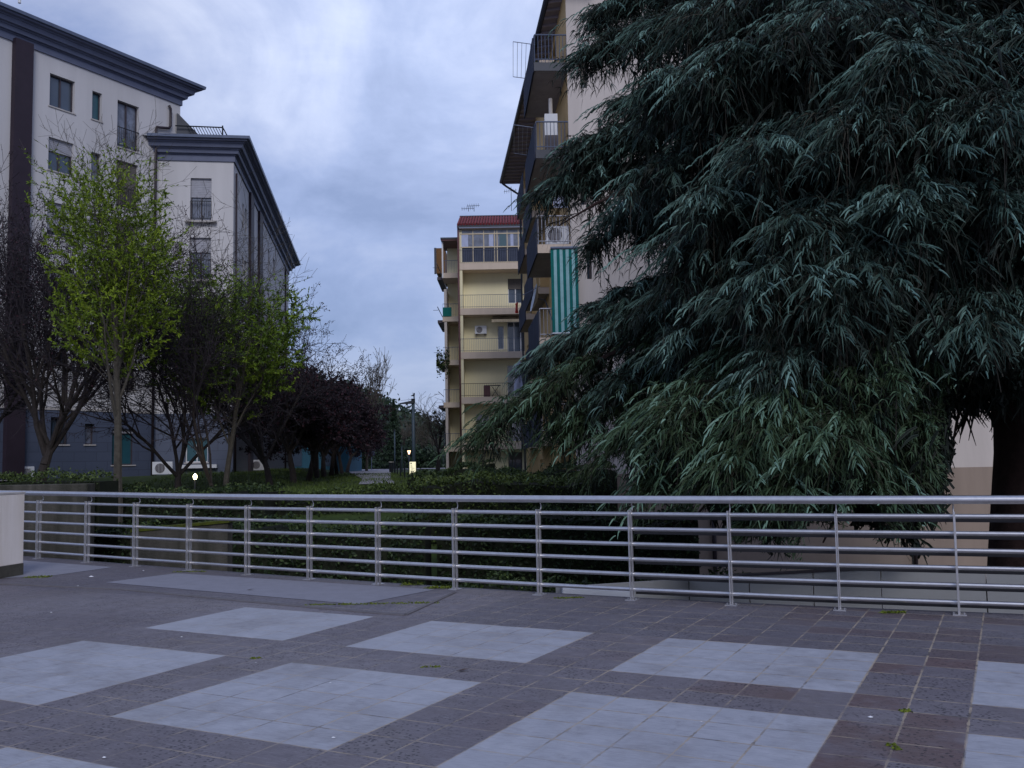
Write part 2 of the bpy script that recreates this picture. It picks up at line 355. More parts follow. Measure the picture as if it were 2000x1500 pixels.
# wall under the plaza edge
mb = MB()
for i in range(len(edge) - 1):
    a, b = edge[i] - rail_n(i) * .12, edge[i + 1] - rail_n(i + 1) * .12
    mb.hexa([(a[0], a[1], -2.6), (b[0], b[1], -2.6), (b[0], b[1] - .3, -2.6), (a[0], a[1] - .3, -2.6)], [(a[0], a[1], -.285), (b[0], b[1], -.285), (b[0], b[1] - .3, -.285), (a[0], a[1] - .3, -.285)])
struct(mb.build('retaining_edge', 'concrete'))
def sheet(name, pix, m, z=.004, h=None):
    P = [gz(x, y) for x, y in pix]; mb = MB(); mb.poly([(p[0], p[1], z) for p in P]); o = mb.build(name, m)
    if o.data.polygons[0].normal.z < 0: o.data.flip_normals()
    return struct(o)
sheet('paving_slab', [(205, 1138), (345, 1120), (850, 1152), (700, 1181)], 'slab_light')
sheet('paving_slab', [(-60, 1092), (45, 1095), (222, 1108), (100, 1125), (-60, 1133)], 'slab_light')
# expansion joint: a raised concrete kerb strip
J = [gz(*p) for p in [(-80, 1139), (0, 1141), (240, 1152), (500, 1177), (720, 1197), (792, 1202)]]; J2 = [gz(*p) for p in [(792, 1202), (888, 1158)]]
mb = MB()
for Pth, w in ((J, .07), (J2, .04)):
    for a, b in zip(Pth[:-1], Pth[1:]):
        d = (b - a) / np.linalg.norm(b - a); q = np.array([-d[1], d[0], 0]) * w / 2
        mb.hexa([a - q, b - q, b + q, a + q], [v + np.array([0, 0, .012]) for v in (a - q, b - q, b + q, a + q)])
struct(mb.build('expansion_joint', 'slab_edge'))

# ------------------------------------------------------------------ ground beyond
def smooth(a, b, x): t = np.clip((x - a) / (b - a), 0, 1); return t * t * (3 - 2 * t)
def ground(x, y):
    x = np.asarray(x, float); y = np.asarray(y, float)
    bank = -2.3 + 2.85 * smooth(17.5, 29, y)
    z = bank + .5 * smooth(34, 44, y) * smooth(-9.5, -13, x + .14 * (y - 45))
    court = smooth(1.2, 3.0, x - .03 * y) * (1 - smooth(50, 60, y))
    z = z * (1 - court) + (-2.3) * court
    return z + .05 * np.sin(x * .7) * np.sin(y * .43) * smooth(18, 30, y)
gx = np.concatenate([np.linspace(-400, -60, 12), np.linspace(-55, 40, 96), np.linspace(45, 400, 12)])
gy = np.concatenate([np.linspace(3.2, 60, 115), np.linspace(62, 160, 40), np.linspace(170, 900, 14)])
X, Y = np.meshgrid(gx, gy); Z = ground(X, Y)
Z = np.where(Y < 11, np.minimum(Z, -2.3), Z)
nv = [(float(a), float(b), float(c)) for a, b, c in zip(X.ravel(), Y.ravel(), Z.ravel())]; W_ = len(gx)
fc = [(j * W_ + i, j * W_ + i + 1, (j + 1) * W_ + i + 1, (j + 1) * W_ + i) for j in range(len(gy) - 1) for i in range(W_ - 1)]
me = bpy.data.meshes.new('ground'); me.from_pydata(nv, [], fc); me.update(); me.materials.append(M['grassbase']); me.polygons.foreach_set('use_smooth', [True] * len(me.polygons)); struct(link('ground', me))
# courtyard floor, path, pavement
mb = MB(); mb.poly([(3.3, 12, -2.29), (34, 6, -2.29), (34, 52, -2.29), (3.9, 52, -2.29)]); struct(mb.build('courtyard_floor', 'concrete_light'))
def strip(name, pts, m, th=.012, z=None):
    mb = MB(); top = [(x, y, (float(ground(x, y)) if z is None else z) + th) for x, y in pts]; mb.poly(top); o = mb.build(name, m)
    if o.data.polygons[0].normal.z < 0: o.data.flip_normals()
    return struct(o)
def gpath(px, py, z=.56): p = gz(px, py, z); return (p[0], p[1])
strip('path', [(-6.5, 40), (-4.9, 40), gpath(762, 937), (-13.6, 106), (-18.6, 106), gpath(708, 937)], 'path', z=.60)
strip('cross_street', [(-70, 107), (50, 107), (50, 116), (-70, 116)], 'path', z=.60)

# ------------------------------------------------------------------ railing along the plaza edge
rl = empty('railing', (PP[8][0], PP[8][1], 0)); tag(rl, 'brushed steel railing with six tubes below a thick handrail along the plaza edge', 'railing')
off = [rail_n(i) * .07 for i in range(len(PP))]
HR = 1.085
def spline(pts, k=4):
    pts = [Vector(p) for p in pts]; out_ = []
    for i in range(len(pts) - 1):
        a, b, c, d = pts[max(i - 1, 0)], pts[i], pts[i + 1], pts[min(i + 2, len(pts) - 1)]
        for j in range(k):
            t = j / k; out_.append(.5 * ((2 * b) + (c - a) * t + (2 * a - 5 * b + 4 * c - d) * t * t + (3 * b - a - 3 * c + d) * t ** 3))
    out_.append(pts[-1]); return out_
hz = [HR + .05 * max(0, (6.5 - i)) / 6.5 for i in range(len(PP))]
MB().tube(spline([p + o * .3 + np.array([0, 0, h]) for p, o, h in zip(PP, off, hz)]), .041, 16).build('handrail', 'steel', rl, smooth=True)
for k in range(6):
    z = .925 - k * .163
    MB().tube(spline([p + o * .9 + np.array([0, 0, z * (1 + .05 * max(0, 6.5 - i) / 6.5)]) for i, (p, o) in enumerate(zip(PP, off))]), .0225, 12).build('rail', 'steel', rl, smooth=True)
for k in range(6):
    z = .925 - k * .163 - .062
    mb = MB()
    for i in range(12, len(PP) - 1):
        a, b = PP[i] + rail_n(i) * .15, PP[i + 1] + rail_n(i + 1) * .15; e = rail_n(i) * .006; s1_, s2_ = [1 + .05 * max(0, 6.5 - q) / 6.5 for q in (i, i + 1)]
        mb.hexa([a + (0, 0, z * s1_), b + (0, 0, z * s2_), b + e + (0, 0, z * s2_), a + e + (0, 0, z * s1_)], [a + (0, 0, (z + .036) * s1_), b + (0, 0, (z + .036) * s2_), b + e + (0, 0, (z + .036) * s2_), a + e + (0, 0, (z + .036) * s1_)])
    mb.build('rear_bar', 'rear_bar', rl)
for i, p in enumerate(PP):
    nn = rail_n(i); tt = np.array([nn[1], -nn[0], 0]); s_ = 1 + .05 * max(0, 6.5 - i) / 6.5
    mb = MB()
    for sgn in (-1, 1):
        c = p + tt * sgn * .006 + nn * (.0 if sgn < 0 else .052)
        a = tt * .005; b = nn * .02
        mb.hexa([c - a - b, c + a - b, c + a + b, c - a + b], [v + np.array([0, 0, .97 * s_]) for v in (c - a - b, c + a - b, c + a + b, c - a + b)])
    c = p + nn * .026; a = tt * .06; b = nn * .065
    mb.hexa([c - a - b, c + a - b, c + a + b, c - a + b], [v + np.array([0, 0, .01]) for v in (c - a - b, c + a - b, c + a + b, c - a + b)])
    for sgn in (-1, 1):
        mb.tube([c + tt * sgn * .045 + np.array([0, 0, .01]), c + tt * sgn * .045 + np.array([0, 0, .022])], .008, 6)
    po = mb.build('post', 'steel_post', rl)
    br = [p + nn * (.085 + .045 * math.sin(math.pi * q)) * 1.0 - nn * .065 * q + np.array([0, 0, (.95 + (.135) * q) * s_]) for q in np.linspace(0, 1, 7)]
    MB().tube(br, .0065, 6).build('bracket', 'steel_post', po, smooth=True)

# white parapet at the left end
c0 = gz(45, 1123); ux, uy = -.93, .36   # runs left and back
th = np.array([.02, .36, 0])
def wallbox(name, a, b, z0, z1, thick, m, parent=None, bevel=0):
    d = (b - a) / np.linalg.norm(b - a); q = np.array([-d[1], d[0], 0])
    if q[1] < 0: q = -q
    q = q * thick
    return MB().hexa([(*p[:2], z0) for p in (a, b, b + q, a + q)], [(*p[:2], z1) for p in (a, b, b + q, a + q)]).build(name, m, parent, bevel=bevel)
pw = empty('parapet_wall', (c0[0], c0[1], 0)); tag(pw, 'white rendered parapet with a dark dirty base where the railing starts', 'wall')
e0 = gz(-60, 1141); dn = (e0 - c0) / np.linalg.norm(e0 - c0); e1 = c0 + dn * 3.2
wallbox('wall', c0, e1, .17, 1.17, .34, 'parapet_white', pw, .008)
wallbox('plinth', c0 - dn * .015 - np.array([0, .012, 0]), e1, 0, .17, .37, 'plinth', pw)
wallbox('coping', c0 - dn * .03 - np.array([0, .02, 0]), e1, 1.17, 1.2, .4, 'sill', pw, .004)

# ------------------------------------------------------------------ wall planes
class Wall:
    def __init__(s, o, d): s.o = np.array([o[0], o[1], 0.]); d = np.array([d[0], d[1], 0.]); s.d = d / np.linalg.norm(d); s.n = np.array([s.d[1], -s.d[0], 0.])
    def pt(s, t, z, out=0.): return s.o + s.d * t + s.n * out + np.array([0, 0, z])
    def hit(s, px, py, out=0.):
        r = ray(px, py); o = s.o + s.n * out; k = ((o - CAM) @ s.n) / (r @ s.n); p = CAM + r * k; return float((p - o) @ s.d), float(p[2])
    def rect(s, x0, y0, x1, y1):
        a = s.hit(x0, (y0 + y1) / 2); b = s.hit(x1, (y0 + y1) / 2); m = (x0 + x1) / 2; return a[0], b[0], s.hit(m, y1)[1], s.hit(m, y0)[1]
    def block(s, mb, ta, tb, za, zb, o0, o1):
        return mb.hexa([s.pt(ta, za, o1), s.pt(tb, za, o1), s.pt(tb, za, o0), s.pt(ta, za, o0)], [s.pt(ta, zb, o1), s.pt(tb, zb, o1), s.pt(tb, zb, o0), s.pt(ta, zb, o0)])
    def panel(s, name, t0, t1, z0, z1, holes, m, parent, depth=.22, out=0.):
        ts = sorted({t0, t1, *[v for h in holes for v in h[:2] if t0 < v < t1]}); zs = sorted({z0, z1, *[v for h in holes for v in h[2:4] if z0 < v < z1]})
        mb = MB()
        for a, b in zip(ts[:-1], ts[1:]):
            for c, d in zip(zs[:-1], zs[1:]):
                mt, mz = (a + b) / 2, (c + d) / 2
                if any(h[0] < mt < h[1] and h[2] < mz < h[3] for h in holes): continue
                mb.poly([s.pt(a, c, out), s.pt(b, c, out), s.pt(b, d, out), s.pt(a, d, out)])
        for a, b, c, d in [h[:4] for h in holes]:
            if not (t0 <= a and b <= t1 and c >= z0 and d <= z1): continue
            for q in (((a, c), (b, c)), ((b, c), (b, d)), ((b, d), (a, d)), ((a, d), (a, c))):
                mb.poly([s.pt(*q[0], out), s.pt(*q[0], out - depth), s.pt(*q[1], out - depth), s.pt(*q[1], out)])
        return mb.build(name, m, parent)
def window(W, h, parent, shut=0., leaves=2, glass='glass', frame='frame', rail=False, sill=True, depth=.2, shutm='shutter', out=0.):
    ta, tb, za, zb = h[:4]; f = .055; mb = MB(); o0, o1 = out - depth - .03, out - depth + .03
    zt = zb - (zb - za) * shut
    W.block(mb, ta, tb, zb - f, zb, o0, o1); W.block(mb, ta, tb, za, za + f, o0, o1); W.block(mb, ta, ta + f, za + f, zb - f, o0, o1); W.block(mb, tb - f, tb, za + f, zb - f, o0, o1)
    for k in range(1, leaves):
        c = ta + (tb - ta) * k / leaves; W.block(mb, c - f * .6, c + f * .6, za + f, zb - f, o0, o1 + .005)
    fr = mb.build('window', frame, parent)
    MB().poly([W.pt(ta, za, o0), W.pt(tb, za, o0), W.pt(tb, zb, o0), W.pt(ta, zb, o0)]).build('pane', glass, fr)
    if shut > 0:
        mb = MB(); n = max(2, int((zb - zt) / .09))
        for k in range(n):
            z1 = zb - (zb - zt) * k / n; z0 = zb - (zb - zt) * (k + 1) / n; W.block(mb, ta + .01, tb - .01, z0 + .008, z1, o1 + .01, o1 + .035)
        mb.build('shutter', shutm, fr)
    if sill:
        mb = MB(); W.block(mb, ta - .06, tb + .06, za - .06, za - .001, out - depth, out + .05); mb.build('sill', 'sill', fr)
    if rail:
        mb = MB(); zr = za + 1.0; W.block(mb, ta, tb, zr, zr + .04, out + .0, out + .04); W.block(mb, ta, tb, za + .08, za + .11, out, out + .04)
        n = max(3, int((tb - ta) / .11))
        for k in range(n + 1):
            c = ta + (tb - ta) * k / n; mb.tube([W.pt(c, za + .09, out + .02), W.pt(c, zr + .01, out + .02)], .009, 4)
        mb.build('guard_rail', 'black_metal', fr)
    return fr
def pipe(W, pts, r, m, parent, out=.09, name='downpipe'): return MB().tube([W.pt(t, z, out) for t, z in pts], r, 8).build(name, m, parent, smooth=True)
def cornice(segs, z, prof, parent, m='cornice', name='cornice', closed_ends=True):
    """segs: list of (Wall, t0, t1) joined in order; prof: list of (out, z) outline, extruded along the walls with mitred corners"""
    P = []
    for k, (W, t0, t1) in enumerate(segs):
        if k == 0: P.append((W.pt(t0, 0), W.n))
        if k < len(segs) - 1:
            n1, n2 = W.n, segs[k + 1][0].n; bi = (n1 + n2); bi = bi / (1 + n1 @ n2); P.append((W.pt(t1, 0), bi))
        else: P.append((W.pt(t1, 0), W.n))
    mb = MB()
    for (a, na), (b, nb) in zip(P[:-1], P[1:]):
        for (o0, z0), (o1, z1) in zip(prof[:-1], prof[1:]):
            mb.poly([a + na * o0 + np.array([0, 0, z + z0]), b + nb * o0 + np.array([0, 0, z + z0]), b + nb * o1 + np.array([0, 0, z + z1]), a + na * o1 + np.array([0, 0, z + z1])])
    for (a, na) in (P[0], P[-1]):
        mb.poly([a + na * o + np.array([0, 0, z + zz]) for o, zz in prof])
    return mb.build(name, m, parent)

# ------------------------------------------------------------------ white apartment block (left)
GB = .95
W1 = Wall((-21.4, 44.0), (.509, .861)); ic = W1.pt(5.85, 0)
W2 = Wall(ic[:2], (.99, .139)); t2 = 3.84; c2 = W2.pt(t2, 0)
W3 = Wall(c2[:2], (-.139, .99)); t3 = 31.0
T1 = W1.hit(352, 230)[0]
Lb = empty('apartment_block', (*W1.pt(3, 0)[:2], GB)); tag(Lb, 'white apartment block with dark stepped cornices and a blue grey stone base', 'apartment block')
ZT1, ZT2, ZS = 21.0, 17.6, 4.2
F = 3.08
holes1, specs1 = [], []
def add1(x0, y0, x1, y1, **k):
    h = W1.rect(x0, y0, x1, y1); holes1.append(h); specs1.append((h, k)); return h
wa = add1(97, 151, 146, 214, leaves=2, glass='glass')
wb = add1(180, 180, 199, 235, leaves=1, glass='teal_glass')
wc = add1(229, 202, 271, 292, leaves=2, glass='curtain_glass', rail=True)
for k, (sa_, sb_, sc_) in enumerate([(.4, .0, .95), (.85, .5, .95), (.3, .0, .6), (.6, .0, .95)], 1):
    for w_, s_, kw in ((wa, sa_, dict(leaves=2)), (wb, sb_, dict(leaves=1, glass='curtain_glass')), (wc, sc_, dict(leaves=2, rail=True, shutm='shutter_dark'))):
        h = (w_[0], w_[1], w_[2] - F * k, w_[3] - F * k)
        if h[2] > ZS + .1: holes1.append(h); specs1.append((h, dict(shut=s_, **kw)))
for t_off in (-6.6,):
    for k in range(5):
        h = (wa[0] + t_off, wa[1] + t_off, wa[2] - F * k, wa[3] - F * k)
        if h[2] > ZS + .1: holes1.append(h); specs1.append((h, dict(shut=.3 * (k % 3), leaves=2)))
W1.panel('wall', -16, T1, ZS, ZT1, holes1, 'white_plaster', Lb)
baseh = [W1.rect(98, 815, 133, 868), W1.rect(165, 828, 184, 868), W1.rect(218, 838, 262, 908)]
W1.panel('stone_base', -16, 5.86, GB - .4, ZS, baseh, stone_f1, Lb, out=.03)
window(W1, baseh[0], Lb, leaves=2, glass='glass', out=.03, rail=False); window(W1, baseh[1], Lb, leaves=1, glass='curtain_glass', out=.03); window(W1, baseh[2], Lb, shut=.12, leaves=2, glass='teal_glass', out=.03)
mb = MB()
for k in range(6):
    c = baseh[0][0] + (baseh[0][1] - baseh[0][0]) * (k + .5) / 6; mb.tube([W1.pt(c, baseh[0][2], -.03), W1.pt(c, baseh[0][3], -.03)], .012, 5)
mb.build('window_bars', 'black_metal', Lb)
for h, k in specs1: window(W1, h, Lb, **k)
mb = MB(); W1.block(mb, *[W1.hit(p, 480)[0] for p in (14, 50)], GB, ZT1 + .1, .02, .3); mb.build('brown_strip', 'brown_strip', Lb)
mb = MB(); W1.block(mb, -16, 5.8, ZS, ZS + .12, .0, .06); mb.build('string_course', 'sill', Lb)
# face 2 and side
holes2, specs2 = [], []
for x0, y0, x1, y1, k in ((372, 348, 413, 430, dict(shut=.45)), (370, 464, 412, 545, dict(shut=.35)), (367, 582, 410, 660, dict(shut=.9, shutm='shutter_dark')), (365, 698, 408, 775, dict(shut=.5))):
    h = W2.rect(x0, y0, x1, y1); holes2.append(h); specs2.append((h, k))
W2.panel('wall', -.02, t2, ZS, ZT2, holes2, 'white_plaster', Lb)
for h, k in specs2: window(W2, h, Lb, leaves=2, rail=True, glass='curtain_glass', **k)
hb = W2.rect(362, 855, 406, 903); W2.panel('stone_base', -.02, t2, GB - .4, ZS, [hb], stone_f2, Lb, out=.03); window(W2, hb, Lb, leaves=2, glass='teal_glass', frame='white_frame', out=.03)
mb = MB(); W2.block(mb, hb[0] - .2, hb[1] + .5, hb[2] - .30, hb[2] - .12, .05, .35); mb.build('planter_shelf', 'ac_white', Lb)
for h in holes2[:3]:
    mb = MB(); W2.block(mb, h[0] - .25, h[1] + .3, h[2] - .16, h[2] - .07, .03, .28); mb.build('balcony_ledge', 'sill', Lb)
holes3, specs3 = [], []
for x0, y0, x1, y1 in ((473.5, 398, 476.5, 447), (478.5, 408, 482, 455), (523.5, 488, 526.5, 532), (533.5, 506, 537, 545)):
    h = W3.rect(x0, y0, x1, y1)
    for k in range(4):
        g = (h[0], h[1], h[2] - F * k, h[3] - F * k)
        if g[2] > ZS + .2: holes3.append(g)
W3.panel('wall', 0, t3, ZS, ZT2, holes3, 'white_plaster', Lb)
for h in holes3: window(W3, h, Lb, leaves=1, shut=random.choice([0, .4, .9]), glass='glass', sill=False)
W3.panel('stone_base', 0, t3, GB - .6, ZS, [], stone_f3, Lb, out=.03)
mb = MB()
for x0, x1 in ((485, 491), (503, 509)): W3.block(mb, W3.hit(x0, 550)[0], W3.hit(x1, 550)[0], GB, ZT2 + .05, .02, .16)
mb.build('brown_strip', 'brown_strip', Lb)
pipe(W3, [(.45, GB), (.45, ZT2 - .5)], .055, 'pipe', Lb)
pipe(W3, [(27.5, GB), (27.5, ZT2 - .2)], .07, 'pipe', Lb)
tp = W1.hit(300, 400)[0]; tq = W1.hit(330, 230)[0]
pipe(W1, [(tp, GB), (tp, ZT2 + 1.55), (tp + .05, ZT2 + 1.68), (tq - .1, ZT2 + 1.85), (tq, ZT2 + 2.0), (tq, ZT1 - .45), (tq - .12, ZT1 - .3)], .07, 'pipe', Lb, out=.13)
PR = [(0, -.02), (.08, -.02), (.08, .30), (.13, .30), (.13, .34), (.26, .36), (.30, .55), (.36, .55), (.36, .60), (.50, .62), (.56, .82), (.62, .82), (.62, .88), (.80, .90), (.80, .98), (0, 1.0)]
e1_ = Wall(W1.pt(T1, 0)[:2], (-.861, .509)); 
W1r = Wall(W1.pt(T1, 0)[:2], (-W1.n[0], -W1.n[1]))
cornice([(W1, -16, T1), (W1r, 0, 12)], ZT1, PR, Lb)
W3e = Wall(W3.pt(t3, 0)[:2], (-W3.n[0], -W3.n[1]))
cornice([(W2, -.4, t2), (W3, 0, t3), (W3e, 0, 10)], ZT2, PR, Lb)
GP = [(.78, .985), (.93, .985), (.95, 1.13), (.90, 1.13), (.88, 1.02), (.70, 1.02)]
cornice([(W1, -16, T1), (W1r, 0, 12)], ZT1, GP, Lb, 'gutter', 'gutter'); cornice([(W2, -.4, t2), (W3, 0, t3), (W3e, 0, 10)], ZT2, GP, Lb, 'gutter', 'gutter')
# returns and roofs
W1r.panel('wall', 0, 12, ZT2, ZT1, [], 'white_plaster', Lb); W3e.panel('wall', 0, 10, GB - .6, ZT2, [], 'white_plaster', Lb)
back = W1.n * -12
MB().poly([W1.pt(-16, ZT1 + 1.03, .88), W1.pt(T1 + .88, ZT1 + 1.03, .88), W1.pt(T1 + .88, ZT1 + 2.6, -6), W1.pt(-16, ZT1 + 2.6, -6)]).build('roof', 'cornice_edge', Lb)
MB().poly([W2.pt(-.6, ZT2 + 1.03, .85), W2.pt(t2 + .8, ZT2 + 1.03, .85), W3.pt(t3 + .8, ZT2 + 1.03, .85), W3.pt(t3 + .8, ZT2 + 1.6, -9), W3.pt(3, ZT2 + 1.6, -9)]).build('roof', 'cornice_edge', Lb)
# rooftop terrace railing and ramped screen
zr = ZT2 + 1.1
mb = MB(); ra, rb = at(345, 250, 49.9), at(437, 250, 50.3)
def lerp(a, b, t): return a + (b - a) * t
A0 = np.array([ra[0], ra[1], zr]); B0 = np.array([rb[0], rb[1], zr])
mb.hexa([A0, B0 - (B0 - A0) * .3, B0 - (B0 - A0) * .3 + (0, 2, 0), A0 + (0, 2, 0)], [A0 + (0, 0, 1.75), A0 + (B0 - A0) * .04 + (0, 0, 1.7), A0 + (B0 - A0) * .04 + (0, 2, 1.7), A0 + (0, 2, 1.75)]); mb.build('roof_hatch', 'cornice_edge', Lb)
mb = MB(); mb.tube([A0 + (0, -.2, .98), B0 + (0, -.2, .98)], .035, 6)
for k in range(12):
    t_ = .25 + .06 * k; p = lerp(A0, B0, t_); q = lerp(A0, B0, min(t_ + .2, 1.)); mb.tube([p + (0, -.2, .97), q + (0, -.2, .97 - .97 * min(1, (min(t_ + .2, 1.) - t_) / .2))], .018, 4)
mb.tube([B0 + (0, -.2, 0), B0 + (0, -.2, 1.08)], .04, 6); mb.tube([B0 + (0, -.2, 1.0), B0 + (.3, 1.6, 0)], .035, 6); mb.build('roof_railing', 'black_metal', Lb)
ch = W3.pt(9.5, 0, -1.2); mb = MB(); mb.box(ch[0] - .35, ch[0] + .35, ch[1] - .35, ch[1] + .35, ZT2 + .9, ZT2 + 2.3); mb.box(ch[0] - .45, ch[0] + .45, ch[1] - .45, ch[1] + .45, ZT2 + 2.3, ZT2 + 2.45); mb.build('chimney', 'peach_plaster', Lb)
MB().tube([(ch[0] - .2, ch[1], ZT2 + 2.45), (ch[0] - .2, ch[1], ZT2 + 3.1)], .13, 10).build('chimney_flue', 'gutter', Lb)
MB().tube([at(38, 6, 42), at(38, -40, 42)], .07, 8).build('chimney_flue', 'ac_white', Lb)
strip('pavement', [tuple(W1.pt(-16, 0, 1.6)[:2]), tuple(W1.pt(5.2, 0, 1.6)[:2]), tuple(W2.pt(4.9, 0, 1.4)[:2]), tuple(W3.pt(t3, 0, 1.4)[:2]), tuple(W3.pt(t3, 0, 0)[:2]), tuple(W2.pt(t2, 0, 0)[:2]), tuple(W1.pt(5.8, 0, 0)[:2]), tuple(W1.pt(-16, 0, 0)[:2])], 'concrete_light', z=GB + .05)

# air conditioners
def ac(c, w, h, d, ang, label, cat='air conditioner', fans=1, stand=.1):
    o = empty('air_conditioner', c); tag(o, label, cat, 'outdoor air conditioning units')
    ca_, sa_ = math.cos(ang), math.sin(ang)
    def q(x, y, z): return (c[0] + x * ca_ - y * sa_, c[1] + x * sa_ + y * ca_, c[2] + z)
    mb = MB(); mb.hexa([q(-w / 2, 0, stand), q(w / 2, 0, stand), q(w / 2, d, stand), q(-w / 2, d, stand)], [q(-w / 2, 0, stand + h), q(w / 2, 0, stand + h), q(w / 2, d, stand + h), q(-w / 2, d, stand + h)]); mb.build('casing', 'ac_white', o, bevel=.012)
    r = min(h * .38, w * .3); cx = -w * .12
    mb = MB(); mb.tube([q(cx, -.004, stand + h / 2), q(cx, -.02, stand + h / 2)], r, 20); mb.build('fan', 'frame', o)
    mb = MB()
    for k in range(-3, 4):
        xx = r * k / 3.6; hh = math.sqrt(max(r * r - xx * xx, 0)); mb.tube([q(cx + xx, -.028, stand + h / 2 - hh), q(cx + xx, -.028, stand + h / 2 + hh)], .008, 4)
    mb.build('fan_grille', 'ac_white', o)
    mb = MB()
    for sx_ in (-.35, .35): mb.hexa([q(w * sx_ - .03, 0, 0), q(w * sx_ + .03, 0, 0), q(w * sx_ + .03, d, 0), q(w * sx_ - .03, d, 0)], [q(w * sx_ - .03, 0, stand), q(w * sx_ + .03, 0, stand), q(w * sx_ + .03, d, stand), q(w * sx_ - .03, d, stand)])
    mb.build('bracket', 'black_metal', o); return o
p = at(317, 926, 47.2); ac((p[0], p[1], 1.0), .95, .62, .35, .25, 'white air conditioner beside the downpipe at the inner corner of the white block')
p = at(55, 929, 43.0); ac((p[0], p[1], 1.0), .55, .5, .3, .9, 'small white air conditioner by the foot of the brown strip')
p = W3.pt(7.2, 1.55, .42); ac((p[0], p[1], 1.05), .75, .62, .32, 0, 'white air conditioner hung on the street side of the white block')
p = W3.pt(10.2, 1.0, .4); ac((p[0], p[1], .85), .5, .5, .3, 0, 'low narrow air conditioner behind the bare forked tree')

# ------------------------------------------------------------------ cream building behind the cedar
Cn = np.array([2.04, 31.0, 0]); Rb = empty('cream_building', (Cn[0], Cn[1], -2.3)); tag(Rb, 'tall cream building with stacked balconies on its street side, half hidden by the cedar', 'apartment block')
WA = Wall(Cn[:2], (math.cos(.06), math.sin(.06))); dsd = np.array([-.056, 1.0]); dsd /= np.linalg.norm(dsd)
WB = Wall((Cn + np.array([*dsd, 0]) * 23)[:2], -dsd)      # seen from the street: t runs towards the camera
ZR = 17.5
hA = [WA.rect(1134, 112, 1146, 172), WA.rect(1134, 340, 1146, 400), WA.rect(1168, 232, 1175, 272), WA.rect(1168, 40, 1175, 70), WA.rect(1146, 485, 1156, 545), WA.rect(1178, 610, 1188, 660)]
tA = 26
for k in range(5):
    for t_ in () if k == 0 else (4.2, 9.5, 12.8, 19.0): hA.append((t_, t_ + 1.1, -.2 + 3.1 * k, 1.3 + 3.1 * k))
WA.panel('wall', 0, tA, -2.4, ZR + .3, hA, 'cream_plaster', Rb, depth=.3)
for i, h in enumerate(hA): window(WA, h, Rb, leaves=1 if h[1] - h[0] < .6 else 2, shut=(.75, .4, 0, 0, 0, .3)[i] if i < 6 else random.choice([0, .5, .9]), depth=.28, sill=i > 5, shutm='shutter_dark')
mb = MB(); WA.block(mb, 0, tA, -2.4, 1.0, .003, .05); mb.build('base_course', 'tan_base', Rb)
for px_ in (1150, 1393, 1783):
    t_ = WA.hit(px_, 1060)[0]; pipe(WA, [(t_, -2.3), (t_, -.15)], .07, 'pipe', Rb, out=.15)
WB.panel('wall', 0, 23, -2.4, ZR + .3, [(2, 3.2, 5.5 + 3.1 * k, 7.7 + 3.1 * k) for k in range(-2, 4)] + [(9.0, 10.4, 5.5 + 3.1 * k, 7.7 + 3.1 * k) for k in range(-2, 4)] + [(18.2, 19.8, 5.6 + 3.1 * k, 7.8 + 3.1 * k) for k in range(-2, 4)], 'ochre_plaster', Rb)
for k in range(-2, 4):
    for a_, b_ in ((2, 3.2), (9.0, 10.4), (18.2, 19.8)): window(WB, (a_, b_, 5.55 + 3.1 * k, 7.7 + 3.1 * k), Rb, leaves=2, frame='white_frame', sill=False)
# back walls and roof
bk = Cn + np.array([*dsd, 0]) * 23; ex = WA.pt(tA, 0)
MB().poly([(*bk[:2], -2.4), (bk[0] + 26, bk[1] + 1.5, -2.4), (bk[0] + 26, bk[1] + 1.5, ZR), (*bk[:2], ZR)]).build('wall', 'cream_plaster', Rb)
MB().poly([(*ex[:2], -2.4), (bk[0] + 26, bk[1] + 1.5, -2.4), (bk[0] + 26, bk[1] + 1.5, ZR), (*ex[:2], ZR)]).build('wall', 'cream_plaster', Rb)
ea, eb = np.array([1.65, 30.3, ZR]), np.array([-.36, 53.9, ZR])
ia, ib = WA.pt(0, ZR, .6) + np.array([0, -.2, 0]), np.array([.9, 53.9, ZR])
mb = MB(); mb.hexa([ea, ia + np.array([1, 0, 0]), ib + np.array([1, 0, 0]), eb], [v + np.array([0, 0, .10]) for v in (ea, ia + np.array([1, 0, 0]), ib + np.array([1, 0, 0]), eb)])
for k in range(40):
    t_ = k / 39; a_ = lerp(ea, eb, t_); b_ = lerp(ia, ib, t_); mb.hexa([a_ + (0.02, -.05, -.09), b_ + (0, -.05, -.09), b_ + (0, .05, -.09), a_ + (0.02, .05, -.09)], [a_ + (.02, -.05, -.003), b_ + (0, -.05, -.003), b_ + (0, .05, -.003), a_ + (.02, .05, -.003)])
mb.build('eave', 'soffit', Rb)
MB().tube([ea + (-.06, 0, .02), eb + (-.06, 0, .02)], .10, 10).build('gutter', 'cornice_edge', Rb, smooth=True)
q0 = eb + (0, 0, -.05); MB().tube([q0, q0 + (.25, 0, -.2), np.array([.62, 53.9, ZR - .75]), np.array([.66, 53.9, ZR - 1.2]), np.array([.66, 53.9, 0])], .06, 6).build('downpipe', 'cornice_edge', Rb)
MB().poly([ea + (0, 0, .12), (ex[0], ex[1] - .6, ZR + .12), (bk[0] + 26, bk[1] + 1.5, ZR + 2.4), eb + (1, 0, .12)]).build('roof', 'roof_tile', Rb)
